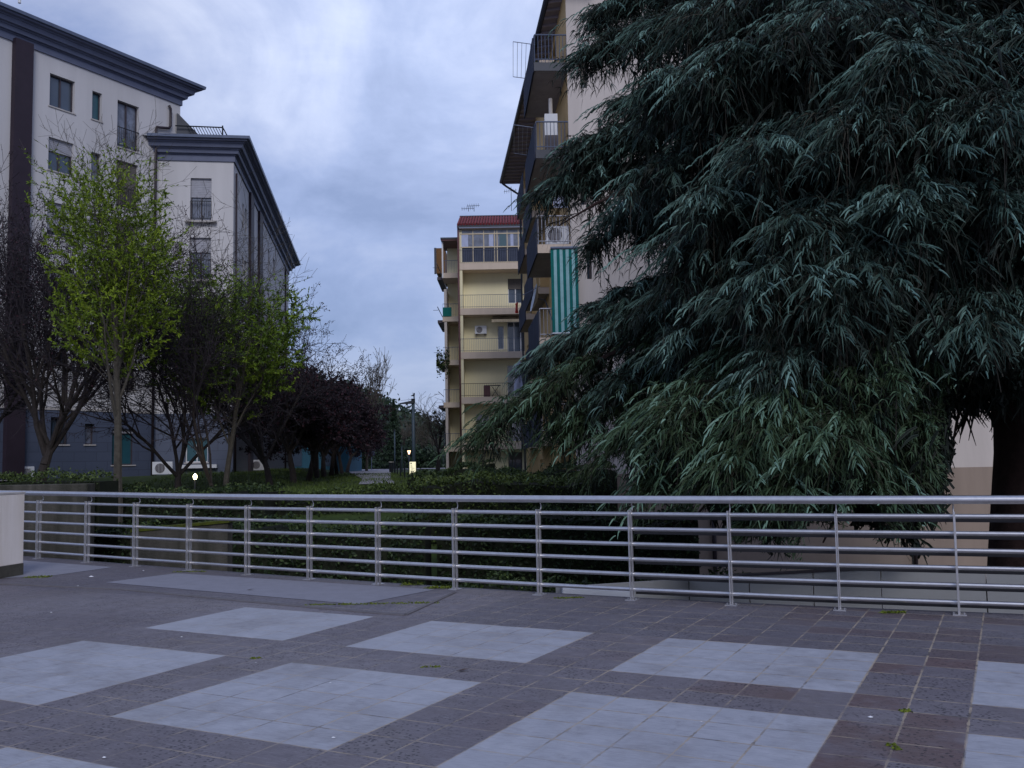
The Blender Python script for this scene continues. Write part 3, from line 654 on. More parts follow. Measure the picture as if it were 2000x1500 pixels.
# balconies: (D near, D far, depth, has orange parapet)
def bal(Dn, Df, dep, z, style, group):
    a = Cn + np.array([*dsd, 0]) * (Dn - 31); b = Cn + np.array([*dsd, 0]) * (Df - 31)
    n = np.array([-1., -.056, 0]); n /= np.linalg.norm(n); ao, bo = a + n * dep, b + n * dep
    up = lambda p, h: np.array([p[0], p[1], h])
    s = MB().hexa([up(p, z - .2) for p in (ao, a, b, bo)], [up(p, z) for p in (ao, a, b, bo)]).build('balcony', 'slab_under', Rb)
    e = n * .03; fy = np.array([0, -.04, 0])
    MB().hexa([up(p, z - .24) for p in (ao + e + fy, a + fy, a, ao + e)], [up(p, z + .05) for p in (ao + e + fy, a + fy, a, ao + e)]).build('balcony_edge', 'cornice_edge' if style == 'bars' else 'peach_plaster', s)
    if style in ('bars', 'ac'):
        mb = MB(); mb.tube([up(ao + fy, z + 1.0), up(a + fy, z + 1.0)], .025, 6); mb.tube([up(ao + fy, z + .15), up(a + fy, z + .15)], .018, 6)
        for k in range(10): c = lerp(ao, a, k / 9) + fy; mb.tube([up(c, z + .05), up(c, z + 1.0)], .011, 4)
        for k in range(14): c = lerp(ao, bo, k / 13); mb.tube([up(c, z), up(c, z + 1.0)], .012, 4)
        mb.tube([up(ao, z + 1.0), up(bo, z + 1.0)], .025, 6); mb.build('balcony_railing', 'steel_post' if style == 'ac' else 'gutter', s)
    if style == 'ochre': MB().hexa([up(p, z + .02) for p in (ao + n * -.25 + fy, a + fy, a, ao + n * -.25)], [up(p, z + 1.0) for p in (ao + n * -.25 + fy, a + fy, a, ao + n * -.25)]).build('parapet', 'ochre_plaster', s)
    e2 = n * .03; q0, q1 = lerp(ao, bo, 0.02), bo
    MB().hexa([up(p, z - .25) for p in (q0 + e2, q0 + e2 * 2.2, q1 + e2 * 2.2, q1 + e2)], [up(p, z + .95) for p in (q0 + e2, q0 + e2 * 2.2, q1 + e2 * 2.2, q1 + e2)]).build('side_panel', 'blue_panel', s)
    return s
for z in (14.75, 11.75, 8.55, 5.45, 2.3): bal(31.05, 35.5, 1.08, z, 'bars' if z > 10 else 'ac', '')
for z in (11.75, 8.55, 5.45, 2.3): bal(38.8, 43.6, .62, z, 'ochre', '')
for z in (14.75, 11.75, 8.55, 5.45, 2.3): bal(46.0, 51, .42, z, 'ochre', '')
# things on the balconies
def clothesframe(c, label, sx=1.):
    o = empty('drying_rack', c); tag(o, label, 'drying rack', 'clothes drying frames'); c = np.array(c); mb = MB()
    mb.tube([c + (0, 0, 0), c + (-.75 * sx, 0, .12)], .014, 5); mb.tube([c + (0, 3., 0), c + (-.75 * sx, 3., .12)], .014, 5); mb.build('arm', 'gutter', o); mb = MB()
    for k in range(5): mb.tube([c + (-.15 * sx * (k + 1), 0, .024 * (k + 1)), c + (-.15 * sx * (k + 1), 3., .024 * (k + 1))], .007, 4)
    mb.build('line', 'ac_white', o); return o
clothesframe((1.0, 31.6, 15.7), 'folding clothes frame sticking out from the topmost balcony of the cream building')
clothesframe((.98, 31.4, 12.7), 'pale clothes frame jutting out under the rafters of the cream building')
p = WB.pt(20.7, 11.85, .5); bx = empty('boiler_cabinet', tuple(p)); tag(bx, 'white boiler cabinet standing on the second balcony from the top', 'cabinet')
MB().box(1.28, 1.72, 31.7, 32.1, 12.55, 13.3).build('casing', 'ac_white', bx); MB().box(1.28, 1.72, 31.7, 32.1, 11.76, 12.545).build('stand', 'frame', bx); MB().tube([(1.5, 31.9, 13.3), (1.5, 31.9, 13.9)], .07, 8).build('flue', 'sill', bx)
def planter(c, w, label):
    o = empty('plant_box', c); tag(o, label, 'plant box'); mb = MB(); mb.box(c[0], c[0] + w, c[1], c[1] + .22, c[2], c[2] + .16); mb.build('trough', 'peach_plaster', o)
    r2 = np.random.default_rng(3); n = 160; b = np.stack([c[0] + r2.random(n) * w, c[1] + .1 + r2.random(n) * .05, np.full(n, c[2] + .15)], 1); d = nrm(r2.normal(size=(n, 3)) * [.7, .5, .3] + [0, 0, .9])
    q, k = ribbons(b, d, .18 + .18 * r2.random(n), np.full(n, .03), .5 + .4 * r2.random(n), 3, False, np.array([.8, 1, .7, .1]), r2); fast_mesh('foliage', q, np.repeat(r2.random(n), k), L_hedge, o)
planter((1.12, 31.15, 14.80), .5, 'leafy plant box on the topmost balcony of the cream building')
ac((1.62, 31.3, 8.57), .78, .62, .32, 0, 'grey air conditioner behind the bars of the balcony above the striped awning')
for px, py, D, w, h, lab, m_ in ((1094, 352, 31.6, .5, .95, 'white sheet hanging at the corner balcony below the boiler cabinet', 'laundry'), (1108, 352, 31.5, .22, .8, 'dark shirt hanging beside the white sheet on the corner balcony', 'frame'), (1116, 398, 31.5, .22, .75, 'blue towel hanging beside the grey air conditioner', 'laundry')):
    c = at(px, py, D); mb = MB(); K = 6
    for j in range(K): z0_, z1_ = c[2] - h * (j + 1) / K, c[2] - h * j / K; q0_, q1_ = .03 * math.sin(j + 1), .03 * math.sin(j); mb.hexa([(c[0] - w / 2, c[1] + q0_, z0_), (c[0] + w / 2, c[1] - q0_, z0_), (c[0] + w / 2, c[1] - q0_ + .012, z0_), (c[0] - w / 2, c[1] + q0_ + .012, z0_)], [(c[0] - w / 2, c[1] + q1_, z1_), (c[0] + w / 2, c[1] - q1_, z1_), (c[0] + w / 2, c[1] - q1_ + .012, z1_), (c[0] - w / 2, c[1] + q1_ + .012, z1_)])
    o = mb.build('hanging_laundry', m_, None, origin=tuple(c)); tag(o, lab, 'laundry')
# striped awning
aw = empty('striped_awning', (1.2, 30.9, 8.3)); tag(aw, 'green and pale striped awning hanging down the corner balconies', 'awning')
x0, x1 = at(1075, 487, 30.86)[0], at(1128, 487, 30.86)[0]; zt, zb_ = at(1100, 487, 30.86)[2], at(1100, 652, 30.86)[2]
def cloth(k0, k1, m, name):
    mb = MB(); nz_ = 10
    for i in range(k0, k1, 2):
        a, b = x0 + (x1 - x0) * i / 9, x0 + (x1 - x0) * (i + 1) / 9
        for j in range(nz_):
            za_, zb2 = zt + (zb_ - zt) * j / nz_, zt + (zb_ - zt) * (j + 1) / nz_; w = lambda z, x: 30.86 - .12 * ((zt - z) / (zt - zb_)) + .012 * math.sin(x * 21 + z)
            mb.hexa([(a, w(zb2, a), zb2), (b, w(zb2, b), zb2), (b, w(zb2, b) + .01, zb2), (a, w(zb2, a) + .01, zb2)], [(a, w(za_, a), za_), (b, w(za_, b), za_), (b, w(za_, b) + .01, za_), (a, w(za_, a) + .01, za_)])
    mb.build(name, m, aw)
cloth(0, 9, 'green_cloth', 'green_stripe'); cloth(1, 9, 'pale_cloth', 'pale_stripe')
MB().tube([(x0, 30.86, zt + .05), (x1, 30.86, zt + .05)], .05, 8).build('roller', 'gutter', aw); MB().tube([(x0, 30.72, zb_), (x1, 30.72, zb_)], .03, 8).build('bottom_bar', 'ac_white', aw)
# satellite dish, laundry, teal awning, flag
p = at(1050, 583, 36.4); dh = empty('satellite_dish', p); tag(dh, 'pale satellite dish seen edge on beside the striped awning', 'satellite dish')
mb = MB(); ax = Vector((-.97, -.10, .22)).normalized(); u_ = ax.cross(Vector((0, 0, 1))).normalized(); v_ = ax.cross(u_); rings = []
for k in range(5):
    r = .55 * k / 4; rings.append([Vector(p) + ax * (.16 * (k / 4) ** 2) + (u_ * math.cos(t) + v_ * math.sin(t)) * r for t in np.linspace(0, 2 * math.pi, 20, endpoint=False)])
for a_, b_ in zip(rings[:-1], rings[1:]):
    for j in range(20): mb.poly([a_[j], a_[(j + 1) % 20], b_[(j + 1) % 20], b_[j]])
mb.build('reflector', 'dish', dh); MB().tube([Vector(p) - v_ * .5, Vector(p) + ax * .6]+[], .015, 5).build('arm', 'gutter', dh); MB().tube([Vector(p), Vector(p) - ax * .3, Vector(p) - ax * .3 + Vector((.3, 0, -.9))], .025, 6).build('mount', 'gutter', dh)
def laundry(px, py, D, w, h, label, m='laundry'):
    c = at(px, py, D); mb = MB(); K = 8; fr_ = []; 
    for j in range(K + 1):
        for i in range(5):
            x = c[0] + w * (i / 4 - .5) * (1 - .25 * math.sin(j * .5)); fr_.append((x, c[1] + .05 * math.sin(i * 1.7 + j * .4), c[2] - h * j / K + (.12 * abs(i - 3) * -.4 if j == 0 else 0)))
    me = bpy.data.meshes.new('laundry'); me.from_pydata([(a - c[0], b - c[1], z - c[2]) for a, b, z in fr_], [], [(j * 5 + i, j * 5 + i + 1, j * 5 + i + 6, j * 5 + i + 5) for j in range(K) for i in range(4)]); me.materials.append(M[m]); o = link('hanging_laundry', me, None, tuple(c))
    md = o.modifiers.new('s', 'SOLIDIFY'); md.thickness = .015; tag(o, label, 'laundry'); return o
laundry(1012, 706, 48, .42, 1.5, 'pale sheet drying on the far balconies of the cream building')
laundry(1009, 590, 50, .14, .6, 'red and white cloth strip drooping from a balcony pole', 'red')
ta = empty('teal_awning', at(1050, 770, 34)); tag(ta, 'small teal awning with white frame low on the street side of the cream building', 'awning')
a, b, c, d = at(1031, 790, 35), at(1060, 763, 34), at(1074, 735, 33), at(1062, 745, 34)
MB().hexa([a, b, b + (.35, 0, 0), a + (.35, 0, 0)], [v + (0, 0, .03) for v in (a, b, b + (.35, 0, 0), a + (.35, 0, 0))]).build('cloth', 'pale_cloth', ta)
a2, b2 = at(1064, 727, 33.2), at(1076, 752, 33.2); MB().box(a2[0], b2[0], a2[1], a2[1] + .03, b2[2], a2[2]).build('side_cloth', 'green_cloth', ta)
MB().tube([at(1030, 793, 34.5), at(1076, 773, 33.2), at(1076, 720, 33.2)], .035, 6).tube([at(1046, 776, 34), at(1078, 776, 33)], .03, 6).build('frame', 'ac_white', ta)
# tv aerials
def aerial(px, py, D, h, label):
    p = at(px, py, D); o = empty('tv_aerial', p); tag(o, label, 'aerial', 'roof aerials'); p = np.array(p)
    MB().tube([p, p + (0, 0, h)], .02, 5).build('mast', 'black_metal', o); mb = MB(); mb.tube([p + (-.5, 0, h * .8), p + (.4, 0, h * .86)], .014, 4)
    for k in range(6): mb.tube([p + (-.45 + .15 * k, -.2, h * .8 + .01 * k), p + (-.45 + .15 * k, .2, h * .8 + .01 * k)], .01, 4); mb.tube([p + (-.45 + .15 * k, 0, h * .8 + .01 * k - .14), p + (-.45 + .15 * k, 0, h * .8 + .01 * k + .14)], .01, 4)
    mb.build('antenna', 'black_metal', o)
aerial(999, 412, 64, 1.7, 'tallest roof aerial, against the sky beside the long dark eave')
aerial(926, 413, 66, .5, 'short aerial above the middle of the red tiled roof')
aerial(915, 413, 66, .25, 'tiny aerial near the left end of the red tiled roof')

# ------------------------------------------------------------------ yellow building with frontal balconies
D0 = 63.0; xl, xr = at(900, 700, D0)[0], 1.6
Yb = empty('yellow_building', (xl, D0, .5)); tag(Yb, 'pale yellow apartment building with a red tiled roof and balconies facing the camera', 'apartment block')
WY = Wall((xl, D0 + 1.3), (1, 0)); WYs = []
zsl = [14.25, 11.2, 8.25, 5.25, 2.2]                     # underside of each slab
def yx(px): return (px - 1000) / FPX * D0 - xl
hY = [(WY.hit(992, 565)[0], WY.hit(1021, 565)[0], WY.hit(1005, 592)[1], WY.hit(1005, 544)[1]), (WY.hit(972, 660)[0], WY.hit(984, 660)[0], 9.0, 10.6), (WY.hit(991, 660)[0], WY.hit(1030, 660)[0], 8.75, 10.9),
      (WY.hit(991, 740)[0], WY.hit(1030, 740)[0], 5.75, 7.9), (WY.hit(990, 830)[0], WY.hit(1025, 830)[0], 2.75, 4.9), (WY.hit(930, 840)[0], WY.hit(955, 840)[0], 3.0, 4.6), (WY.hit(993, 905)[0], WY.hit(1020, 905)[0], .3, 2.0)]
WY.panel('wall', 0, xr - xl, -1, 17.1, hY, 'yellow_plaster', Yb)
for i, h in enumerate(hY): window(WY, h, Yb, leaves=(2, 1, 3, 3, 3, 2, 2)[i], frame='white_frame' if i != 6 else 'frame', shut=(.42, 0, 0, 0, 0, 0, .3)[i], shutm='shutter_dark', sill=False)
FWl = MB(); FWl.box(xl, xl + .18, D0, D0 + 1.3, -1, 17.0); FWl.build('side_fin', 'yellow_plaster', Yb)
MB().poly([(xl, D0 + .0, -1), (xl, D0 + 12, -1), (xl, D0 + 12, 17), (xl, D0, 17)]).build('wall', 'yellow_plaster', Yb)
for k, z in enumerate(zsl):
    mb = MB(); mb.box(xl - .02, xr, D0 - .05, D0 + 1.3, z, z + .44); s = mb.build('balcony', 'peach_plaster', Yb)
    if k > 0:
        mb = MB(); zz = z + .44; mb.tube([(xl, D0, zz + .9), (xr, D0, zz + .9)], .016, 4); mb.tube([(xl, D0, zz + .1), (xr, D0, zz + .1)], .014, 4)
        for q in range(int((xr - xl) / .12)): mb.tube([(xl + .12 * q, D0, zz), (xl + .12 * q, D0, zz + .9)], .007, 3)
        mb.build('balcony_railing', 'black_metal' if k == 3 else 'gutter', s)
MB().tube([(xl - .06, D0 - .1, .3), (xl - .06, D0 - .1, 17.2)], .06, 8).build('downpipe', 'red_pipe', Yb, smooth=True)
# glazed veranda on the top floor
vg = MB(); z0, z1 = 14.7, 17.0
zm1, zm2 = 15.75, 16.65
for z in (z0, zm1, zm2, z1 - .05): vg.box(xl + .02, xr, D0 - .03, D0 + .03, z, z + .07)
tv = [0, 1.62, 3.2, 4.85]
for t_ in [.02, .9, 1.62, 2.35, 2.52, 3.2, 3.95, 4.75]: vg.box(xl + t_, xl + t_ + .06, D0 - .028, D0 + .028, z0, z1)
vf = vg.build('veranda_frame', 'cream_small', Yb)
MB().poly([(xl, D0 + .02, z0), (xr, D0 + .02, z0), (xr, D0 + .02, zm1), (xl, D0 + .02, zm1)]).build('lower_pane', 'blue_panel', vf)
mb = MB(); mb.poly([(xl, D0 + .02, zm1), (xr, D0 + .02, zm1), (xr, D0 + .02, z1), (xl, D0 + .02, z1)]); mb.build('pane', 'curtain_glass', vf)
mb = MB()
for t_, w_ in ((.15, .45), (2.0, .3), (3.45, .2)): mb.box(xl + t_, xl + t_ + w_, D0 - .005, D0 + .015, zm1 + .08, zm2)
mb.build('curtain', 'laundry', vf)
mb = MB(); mb.box(xl + 2.7, xl + 3.15, D0 - .006, D0 + .014, zm1 + .08, zm2); mb.box(xl + 4.05, xl + 4.7, D0 - .006, D0 + .014, zm2 - .2, zm2); mb.build('blind', 'teal_glass', vf)
mb = MB()
for q in range(40): mb.tube([(xl + .12 * q, D0 - .08, z0), (xl + .12 * q, D0 - .08, z0 + .9)], .008, 3)
mb.tube([(xl, D0 - .08, z0 + .9), (xr, D0 - .08, z0 + .9)], .015, 4); mb.build('balcony_railing', 'gutter', Yb)
# tiled roof: rows of half round tiles
xe = xl - .12
mb = MB(); mb.hexa([(xe, D0 - .35, 17.05), (xr, D0 - .35, 17.05), (xr, D0 + 3.4, 18.5), (xe - .05, D0 + 3.4, 18.5)], [(xe, D0 - .35, 17.2), (xr, D0 - .35, 17.2), (xr, D0 + 3.4, 18.65), (xe - .05, D0 + 3.4, 18.65)]); rf = mb.build('roof', 'cornice_edge', Yb)
mb = MB(); q = xe + .08
while q < xr:
    mb.tube([(q, D0 - .4, 17.26), (q, D0 + 3.4, 18.72)], .085, 6); q += .19
mb.build('roof_tiles', 'roof_tile', rf)
mb = MB(); mb.tube([(xe, D0 + 3.4, 18.75), (xr, D0 + 3.4, 18.75)], .09, 8); mb.build('ridge', 'cornice_edge', rf)
MB().box(xl, xr, D0 - .30, D0 + .02, 17.0, 17.06 - .01).build('eave', 'soffit', Yb)
ac((at(938, 640, D0)[0], D0 + 1.0, 9.95), .8, .55, .28, 0, 'wall mounted air conditioner on the third balcony of the yellow building')
sa_o = empty('striped_canopy', at(985, 620, D0)); tag(sa_o, 'pale scalloped canopy over the third balcony of the yellow building', 'awning')
mb = MB(); xa, xb = at(960, 620, D0)[0], at(1030, 620, D0)[0]; mb.hexa([(xa, D0 + .3, 10.9), (xb, D0 + .3, 10.9), (xb, D0 + 1.28, 11.15), (xa, D0 + 1.28, 11.15)], [(xa, D0 + .3, 10.92), (xb, D0 + .3, 10.92), (xb, D0 + 1.28, 11.17), (xa, D0 + 1.28, 11.17)]); mb.build('cloth', 'cream_small', sa_o)
mb = MB()
for k in range(14):
    a = xa + (xb - xa) * k / 14; b = xa + (xb - xa) * (k + 1) / 14; mb.hexa([(a + .02, D0 + .28, 10.72), (b - .02, D0 + .28, 10.72), (b - .02, D0 + .295, 10.72), (a + .02, D0 + .295, 10.72)], [(a, D0 + .28, 10.9), (b, D0 + .28, 10.9), (b, D0 + .295, 10.9), (a, D0 + .295, 10.9)])
mb.build('valance', 'cream_small', sa_o)
xc = at(951, 766, D0)[0]; tb_ = empty('folding_table', (xc, D0 + .5, 5.69)); tag(tb_, 'dark red patterned cloth and folding table behind the fourth balcony railing', 'table')
mb = MB(); mb.box(xc - .22, xc + .22, D0 + .3, D0 + .34, 5.72, 6.45); mb.build('patterned_cloth', 'red_pipe', tb_); MB().box(xc - .2, xc + .9, D0 + .3, D0 + .8, 6.46, 6.49).build('table_top', 'black_metal', tb_); MB().tube([(xc + .8, D0 + .5, 6.46), (xc + .3, D0 + .5, 5.7)], .02, 5).tube([(xc + .3, D0 + .5, 6.46), (xc + .8, D0 + .5, 5.7)], .02, 5).build('leg', 'black_metal', tb_)
# recessed wing with loggias on the left of it
D1 = 66.5; la, lb = at(866, 700, D1)[0], xl + .02
Lw = empty('loggia_wing', (la, D1, .5)); tag(Lw, 'narrow wing of open loggias behind the left edge of the yellow building', 'apartment wing')
MB().poly([(la + .2, D1 + 2.2, -1), (lb, D1 + 2.2, -1), (lb, D1 + 2.2, 17.2), (la + .2, D1 + 2.2, 17.2)]).build('wall', 'yellow_plaster', Lw)
MB().box(la + .1, la + .28, D1, D1 + 16, -1, 13.6).build('wall', 'cream_plaster', Lw)
lz = [at(880, y, D1)[2] for y in (543, 628, 713, 796, 882)]
for k, z in enumerate(lz):
    s = MB().box(la - .02, lb, D1 - .05, D1 + 2.2, z, z + .36).build('balcony', 'peach_plaster', Lw)
    mb = MB(); zz = z + .36; mb.tube([(la, D1, zz + .9), (lb, D1, zz + .9)], .018, 4)
    for q in range(11): mb.tube([(la + .11 * q, D1, zz), (la + .11 * q, D1, zz + .9)], .009, 3)
    mb.build('balcony_railing', 'gutter', s)
    # street side clutter rails running away from us
    mb = MB(); mb.box(la - .42, la - .02, D1 + .6, D1 + 5.5, z, z + .2); mb.tube([(la - .42, D1 + .6, zz + .8), (la - .42, D1 + 5.5, zz + .8)], .03, 4); mb.tube([(la - .8, D1 + 1.5, zz + .7), (la - .42, D1 + 1.5, zz + .7)], .015, 4); mb.build('side_balcony', 'frame', s)
MB().box(la - .08, lb, D1 - .4, D1 + 3, 17.1, 17.22).build('roof', 'cornice_edge', Lw)
MB().box(la - .04, lb, D1 - .36, D1 + 3, 17.0, 17.095).build('soffit', 'red_pipe', Lw)
MB().box(la - .02, la + .08, D1 - .1, D1 + .05, lz[0], 17.0).build('corner_post', 'white_frame', Lw)
a = at(848, 500, 74); mb = MB(); z_a, z_b = at(850, 535, 74)[2], at(850, 484, 74)[2]; mb.box(a[0], a[0] + .16, 74, 74.1, z_a, z_b); mb.build('fascia', 'cornice_edge', Lw); MB().box(a[0] + .165, a[0] + .85, 74.05, 80, z_a + .05, z_b - .02).build('upper_wall', 'soffit_warm', Lw)
xg = at(871, 605, D1)[0]; o = empty('green_screen', (xg, D1 - .08, lz[1] + .4)); tag(o, 'dark green screen tied to a loggia railing with plants under it', 'screen')
MB().box(la, la + .62, D1 - .10, D1 - .075, lz[1] + .36, lz[1] + 1.0).build('cloth', 'green_cloth', o)
r2 = np.random.default_rng(5); n = 500; P = np.stack([la - .45 + r2.random(n) ** 1.5 * .9 , D1 - .3 + r2.random(n) * .3, lz[2] + .2 + r2.normal(size=n) * .45], 1)
sp_ = empty('balcony_plant', (la - .2, D1, lz[2] + .36)); tag(sp_, 'bushy plant spilling over the outer edge of a loggia', 'plant'); fast_mesh('foliage', leaf_quads(P, .09, r2), r2.random(n), L_hedge, sp_); MB().tube([(la + .05, D1 - .15, lz[2] + .3), (la - .2, D1 - .15, lz[2] + .5)], .03, 5).build('stem', 'bark', sp_)

# ------------------------------------------------------------------ metal clad parapet beyond the railing
mp_ = empty('metal_parapet', (5, 14, -2.3)); tag(mp_, 'pale metal clad parapet in the sunken yard just beyond the railing', 'wall')
def pnl(a, b, z0a, z1a, z1b, name='panel'):
    d = (b - a) / np.linalg.norm(b - a); q = np.array([-d[1], d[0], 0]) * .12
    return MB().hexa([(*v[:2], z0a) for v in (a, b, b + q, a + q)], [(a[0], a[1], z1a), (b[0], b[1], z1b), (b[0] + q[0], b[1] + q[1], z1b), (a[0] + q[0], a[1] + q[1], z1a)]).build(name, 'metal_panel', mp_)
A_ = at(1100, 1147, 12.2); B_ = at(1345, 1131, 15.5); C_ = at(1720, 1112, 14.2); E_ = at(2150, 1116, 12.9)
segs_ = [(A_, B_, 2), (B_, C_, 3), (C_, E_, 2)]
for a, b, n in segs_:
    for k in range(n):
        p0, p1 = lerp(a, b, k / n + .003), lerp(a, b, (k + 1) / n - .003); pnl(p0, p1, -2.4, p0[2], p1[2])
mb = MB(); 
for a, b, n in segs_[1:]:
    d = (b - a) / np.linalg.norm(b - a); q = np.array([-d[1], d[0], 0]) * .16; e = np.array([0, 0, .003]); mb.hexa([a + e - q * .2, b + e - q * .2, b + e + q, a + e + q], [v + np.array([0, 0, .03]) for v in (a - q * .2, b - q * .2, b + q, a + q)])
mb.build('coping', 'frame', mp_)
lp = at(1100, 1148, 11.9); MB().hexa([at(1099, 1172, 11.9), at(1240, 1180, 11.6), at(1240, 1180, 11.6) + (0, .3, 0), at(1099, 1172, 11.9) + (0, .3, 0)], [at(1099, 1149, 11.9), at(1240, 1156, 11.6), at(1240, 1156, 11.6) + (0, .3, 0), at(1099, 1149, 11.9) + (0, .3, 0)]).build('end_panel', 'ac_white', mp_)

# ------------------------------------------------------------------ trees
class Grow:
    def __init__(s, seed): s.r = random.Random(seed); s.segs = []; s.tips = []
    def branch(s, p, d, L, r, lvl, P):
        R = s.r; n = P['seg'][lvl]; q = Vector(p); d = Vector(d).normalized(); rad = r; pts = [(q.copy(), rad)]
        for i in range(n):
            d = (d + Vector((R.gauss(0, 1), R.gauss(0, 1), R.gauss(0, 1))) * P['wig'] + Vector((0, 0, P['up'][lvl]))).normalized()
            q2 = q + d * L / n; r2 = r * (1 - (1 - P['taper']) * (i + 1) / n); s.segs.append((q.copy(), q2.copy(), rad, r2)); q, rad = q2, r2; pts.append((q.copy(), rad))
        if lvl >= P['levels']: s.tips.append((pts[0][0], q.copy(), d.copy())); return
        nb = P['nb'][lvl]
        for k in range(nb):
            f = P['start'][lvl] + (1 - P['start'][lvl]) * (k + R.random()) / nb; x = min(f * n, n - 1e-3); i = int(x); a, b = pts[i], pts[i + 1]; pos = a[0].lerp(b[0], x - i); rr = (a[1] + (b[1] - a[1]) * (x - i)) * P['rr']
            az = k * 2.4 + R.random() * .8; u = d.cross(Vector((0, 0, 1)) if abs(d.z) < .95 else Vector((1, 0, 0))).normalized(); w = d.cross(u); sp_ = R.uniform(*P['spread'][lvl])
            nd = d * math.cos(sp_) + (u * math.cos(az) + w * math.sin(az)) * math.sin(sp_)
            s.branch(pos, nd, L * R.uniform(*P['ls'][lvl]), rr, lvl + 1, P)
def seg_mesh(segs, name, m, parent, sides=4, minr=.0):
    A_ = np.array([a for a, b, r, q in segs]); B_ = np.array([b for a, b, r, q in segs]); ra_ = np.array([max(r, minr) for a, b, r, q in segs]); rb_ = np.array([max(q, minr) for a, b, r, q in segs])
    d = nrm(B_ - A_); ref = np.where(np.abs(d[:, 2:3]) < .9, [[0, 0, 1.]], [[1., 0, 0]]); u = nrm(np.cross(d, ref)); w = np.cross(d, u); Q = []
    ang = np.linspace(0, 2 * math.pi, sides, endpoint=False); E = [u * math.cos(a) + w * math.sin(a) for a in ang]
    for j in range(sides):
        e, f = E[j], E[(j + 1) % sides]; Q.append(np.stack([A_ + e * ra_[:, None], A_ + f * ra_[:, None], B_ + f * rb_[:, None], B_ + e * rb_[:, None]], 1))
    Q = np.concatenate(Q); return fast_mesh(name, Q, np.random.default_rng(1).random(len(Q)), m if not isinstance(m, str) else M[m], parent)
def leaf_tufts(tips, loc, n, seed, zmax, Ls=(.05, .12), w=.026):
    r2 = np.random.default_rng(seed); a = np.array([t[0] for t in tips]); b = np.array([t[1] for t in tips]); i = r2.integers(0, len(tips), n); f = r2.random((n, 1)); P = a[i] * (1 - f) + b[i] * f + np.array(loc); d = nrm(nrm(b[i] - a[i]) * .8 + r2.normal(size=(n, 3)) * .55 + [0, 0, .25])
    keep = r2.random(n) < np.clip((zmax - P[:, 2]) / 1.2, 0, 1); P, d = P[keep], d[keep]; n = len(P); tw = r2.random(len(tips))[i[keep]]
    q, k = ribbons(P, d, Ls[0] + (Ls[1] - Ls[0]) * r2.random(n), np.full(n, w), .3 * r2.random(n), 2, False, np.array([.35, 1., .15]), r2); return q, np.repeat(np.clip(.55 * tw + .45 * r2.random(n), 0, 1), k)
def make_tree(name, loc, label, cat, G, trunk_m, twig_m, leaf=None, group=None, thick=.03, minr=.004):
    o = empty(name, loc); tag(o, label, cat, group)
    big = [s for s in G.segs if s[2] > thick]; small = [s for s in G.segs if s[2] <= thick]
    off_ = Vector(loc); big = [(a + off_, b + off_, r, q) for a, b, r, q in big]; small = [(a + off_, b + off_, r, q) for a, b, r, q in small]
    seg_mesh(big, 'trunk', trunk_m, o, 8); cr = seg_mesh(small, 'crown', twig_m, o, 3, minr)
    if leaf:
        n, size, spread, m, asp, seed = leaf; r2 = np.random.default_rng(seed); T = [t for t in G.tips]; a = np.array([t[0] for t in T]); b = np.array([t[1] for t in T]); idx = r2.integers(0, len(T), n); f = r2.random((n, 1)) ** .7
        P = a[idx] * (1 - f) + b[idx] * f + r2.normal(size=(n, 3)) * spread + np.array(loc); fast_mesh('leaves', leaf_quads(P, size * (.5 + r2.random(n)), r2, asp), r2.random(n), m, cr)
    return o
def copy_tree(o, parent=None):
    c = o.copy(); COL.objects.link(c); c.parent = parent
    for ch in [x for x in COL.objects if x.parent == o]: copy_tree(ch, c)
    return c
def gpt(px, D, dz=-.05): x = (px - 1000) / FPX * D; return (x, D, float(ground(x, D)) + dz)
PL = dict(levels=4, seg=[3, 4, 4, 4, 3], wig=.13, up=[.05, .14, .09, .05, .04], taper=.62, nb=[5, 6, 7, 6], start=[.75, .3, .25, .2], spread=[(.5, .85), (.4, .9), (.4, 1.0), (.4, 1.0)], ls=[(1.15, 1.5), (.55, .8), (.5, .75), (.45, .75)], rr=.62)
def plum(seed, nb0=6, L=1.5, r=.15, **kw):
    g = Grow(seed); P = dict(PL); P.update(kw); P['nb'] = [nb0] + P['nb'][1:]; g.branch((0, 0, 0), (.02, 0, 1), L, r, 0, P); return g
g1, g2 = plum(11), plum(23)
protos = [make_tree('plum_tree', gpt(573, 44), 'nearest dark purple plum tree of the row, beside the white block', 'tree', g1, 'bark', 'twig_purple', (34000, .05, .06, L_plum, .6, 2), 'plum trees in a row along the path', minr=.008),
          make_tree('plum_tree', gpt(600, 49.5), 'second plum tree of the row, with reddish buds at its top', 'tree', g2, 'bark', 'twig_purple', (34000, .055, .06, L_plum, .6, 3), 'plum trees in a row along the path', minr=.008)]
for o in protos: o.scale = (1.12, 1.12, 1.12)
words = ['third', 'fourth', 'fifth', 'sixth', 'seventh', 'eighth', 'ninth']
for i, (px, D) in enumerate([(618, 55), (632, 61), (645, 67.5), (656, 74), (666, 81), (676, 88), (686, 96)]):
    o = copy_tree(protos[i % 2]); o.location = gpt(px, D); o.rotation_euler = (0, 0, 1.3 * (i + 1)); s_ = 1.14 + .05 * ((i * 7) % 3); o.scale = (s_, s_, s_ * 1.02); o['label'] = words[i] + ' plum tree along the path, counted from the white block'
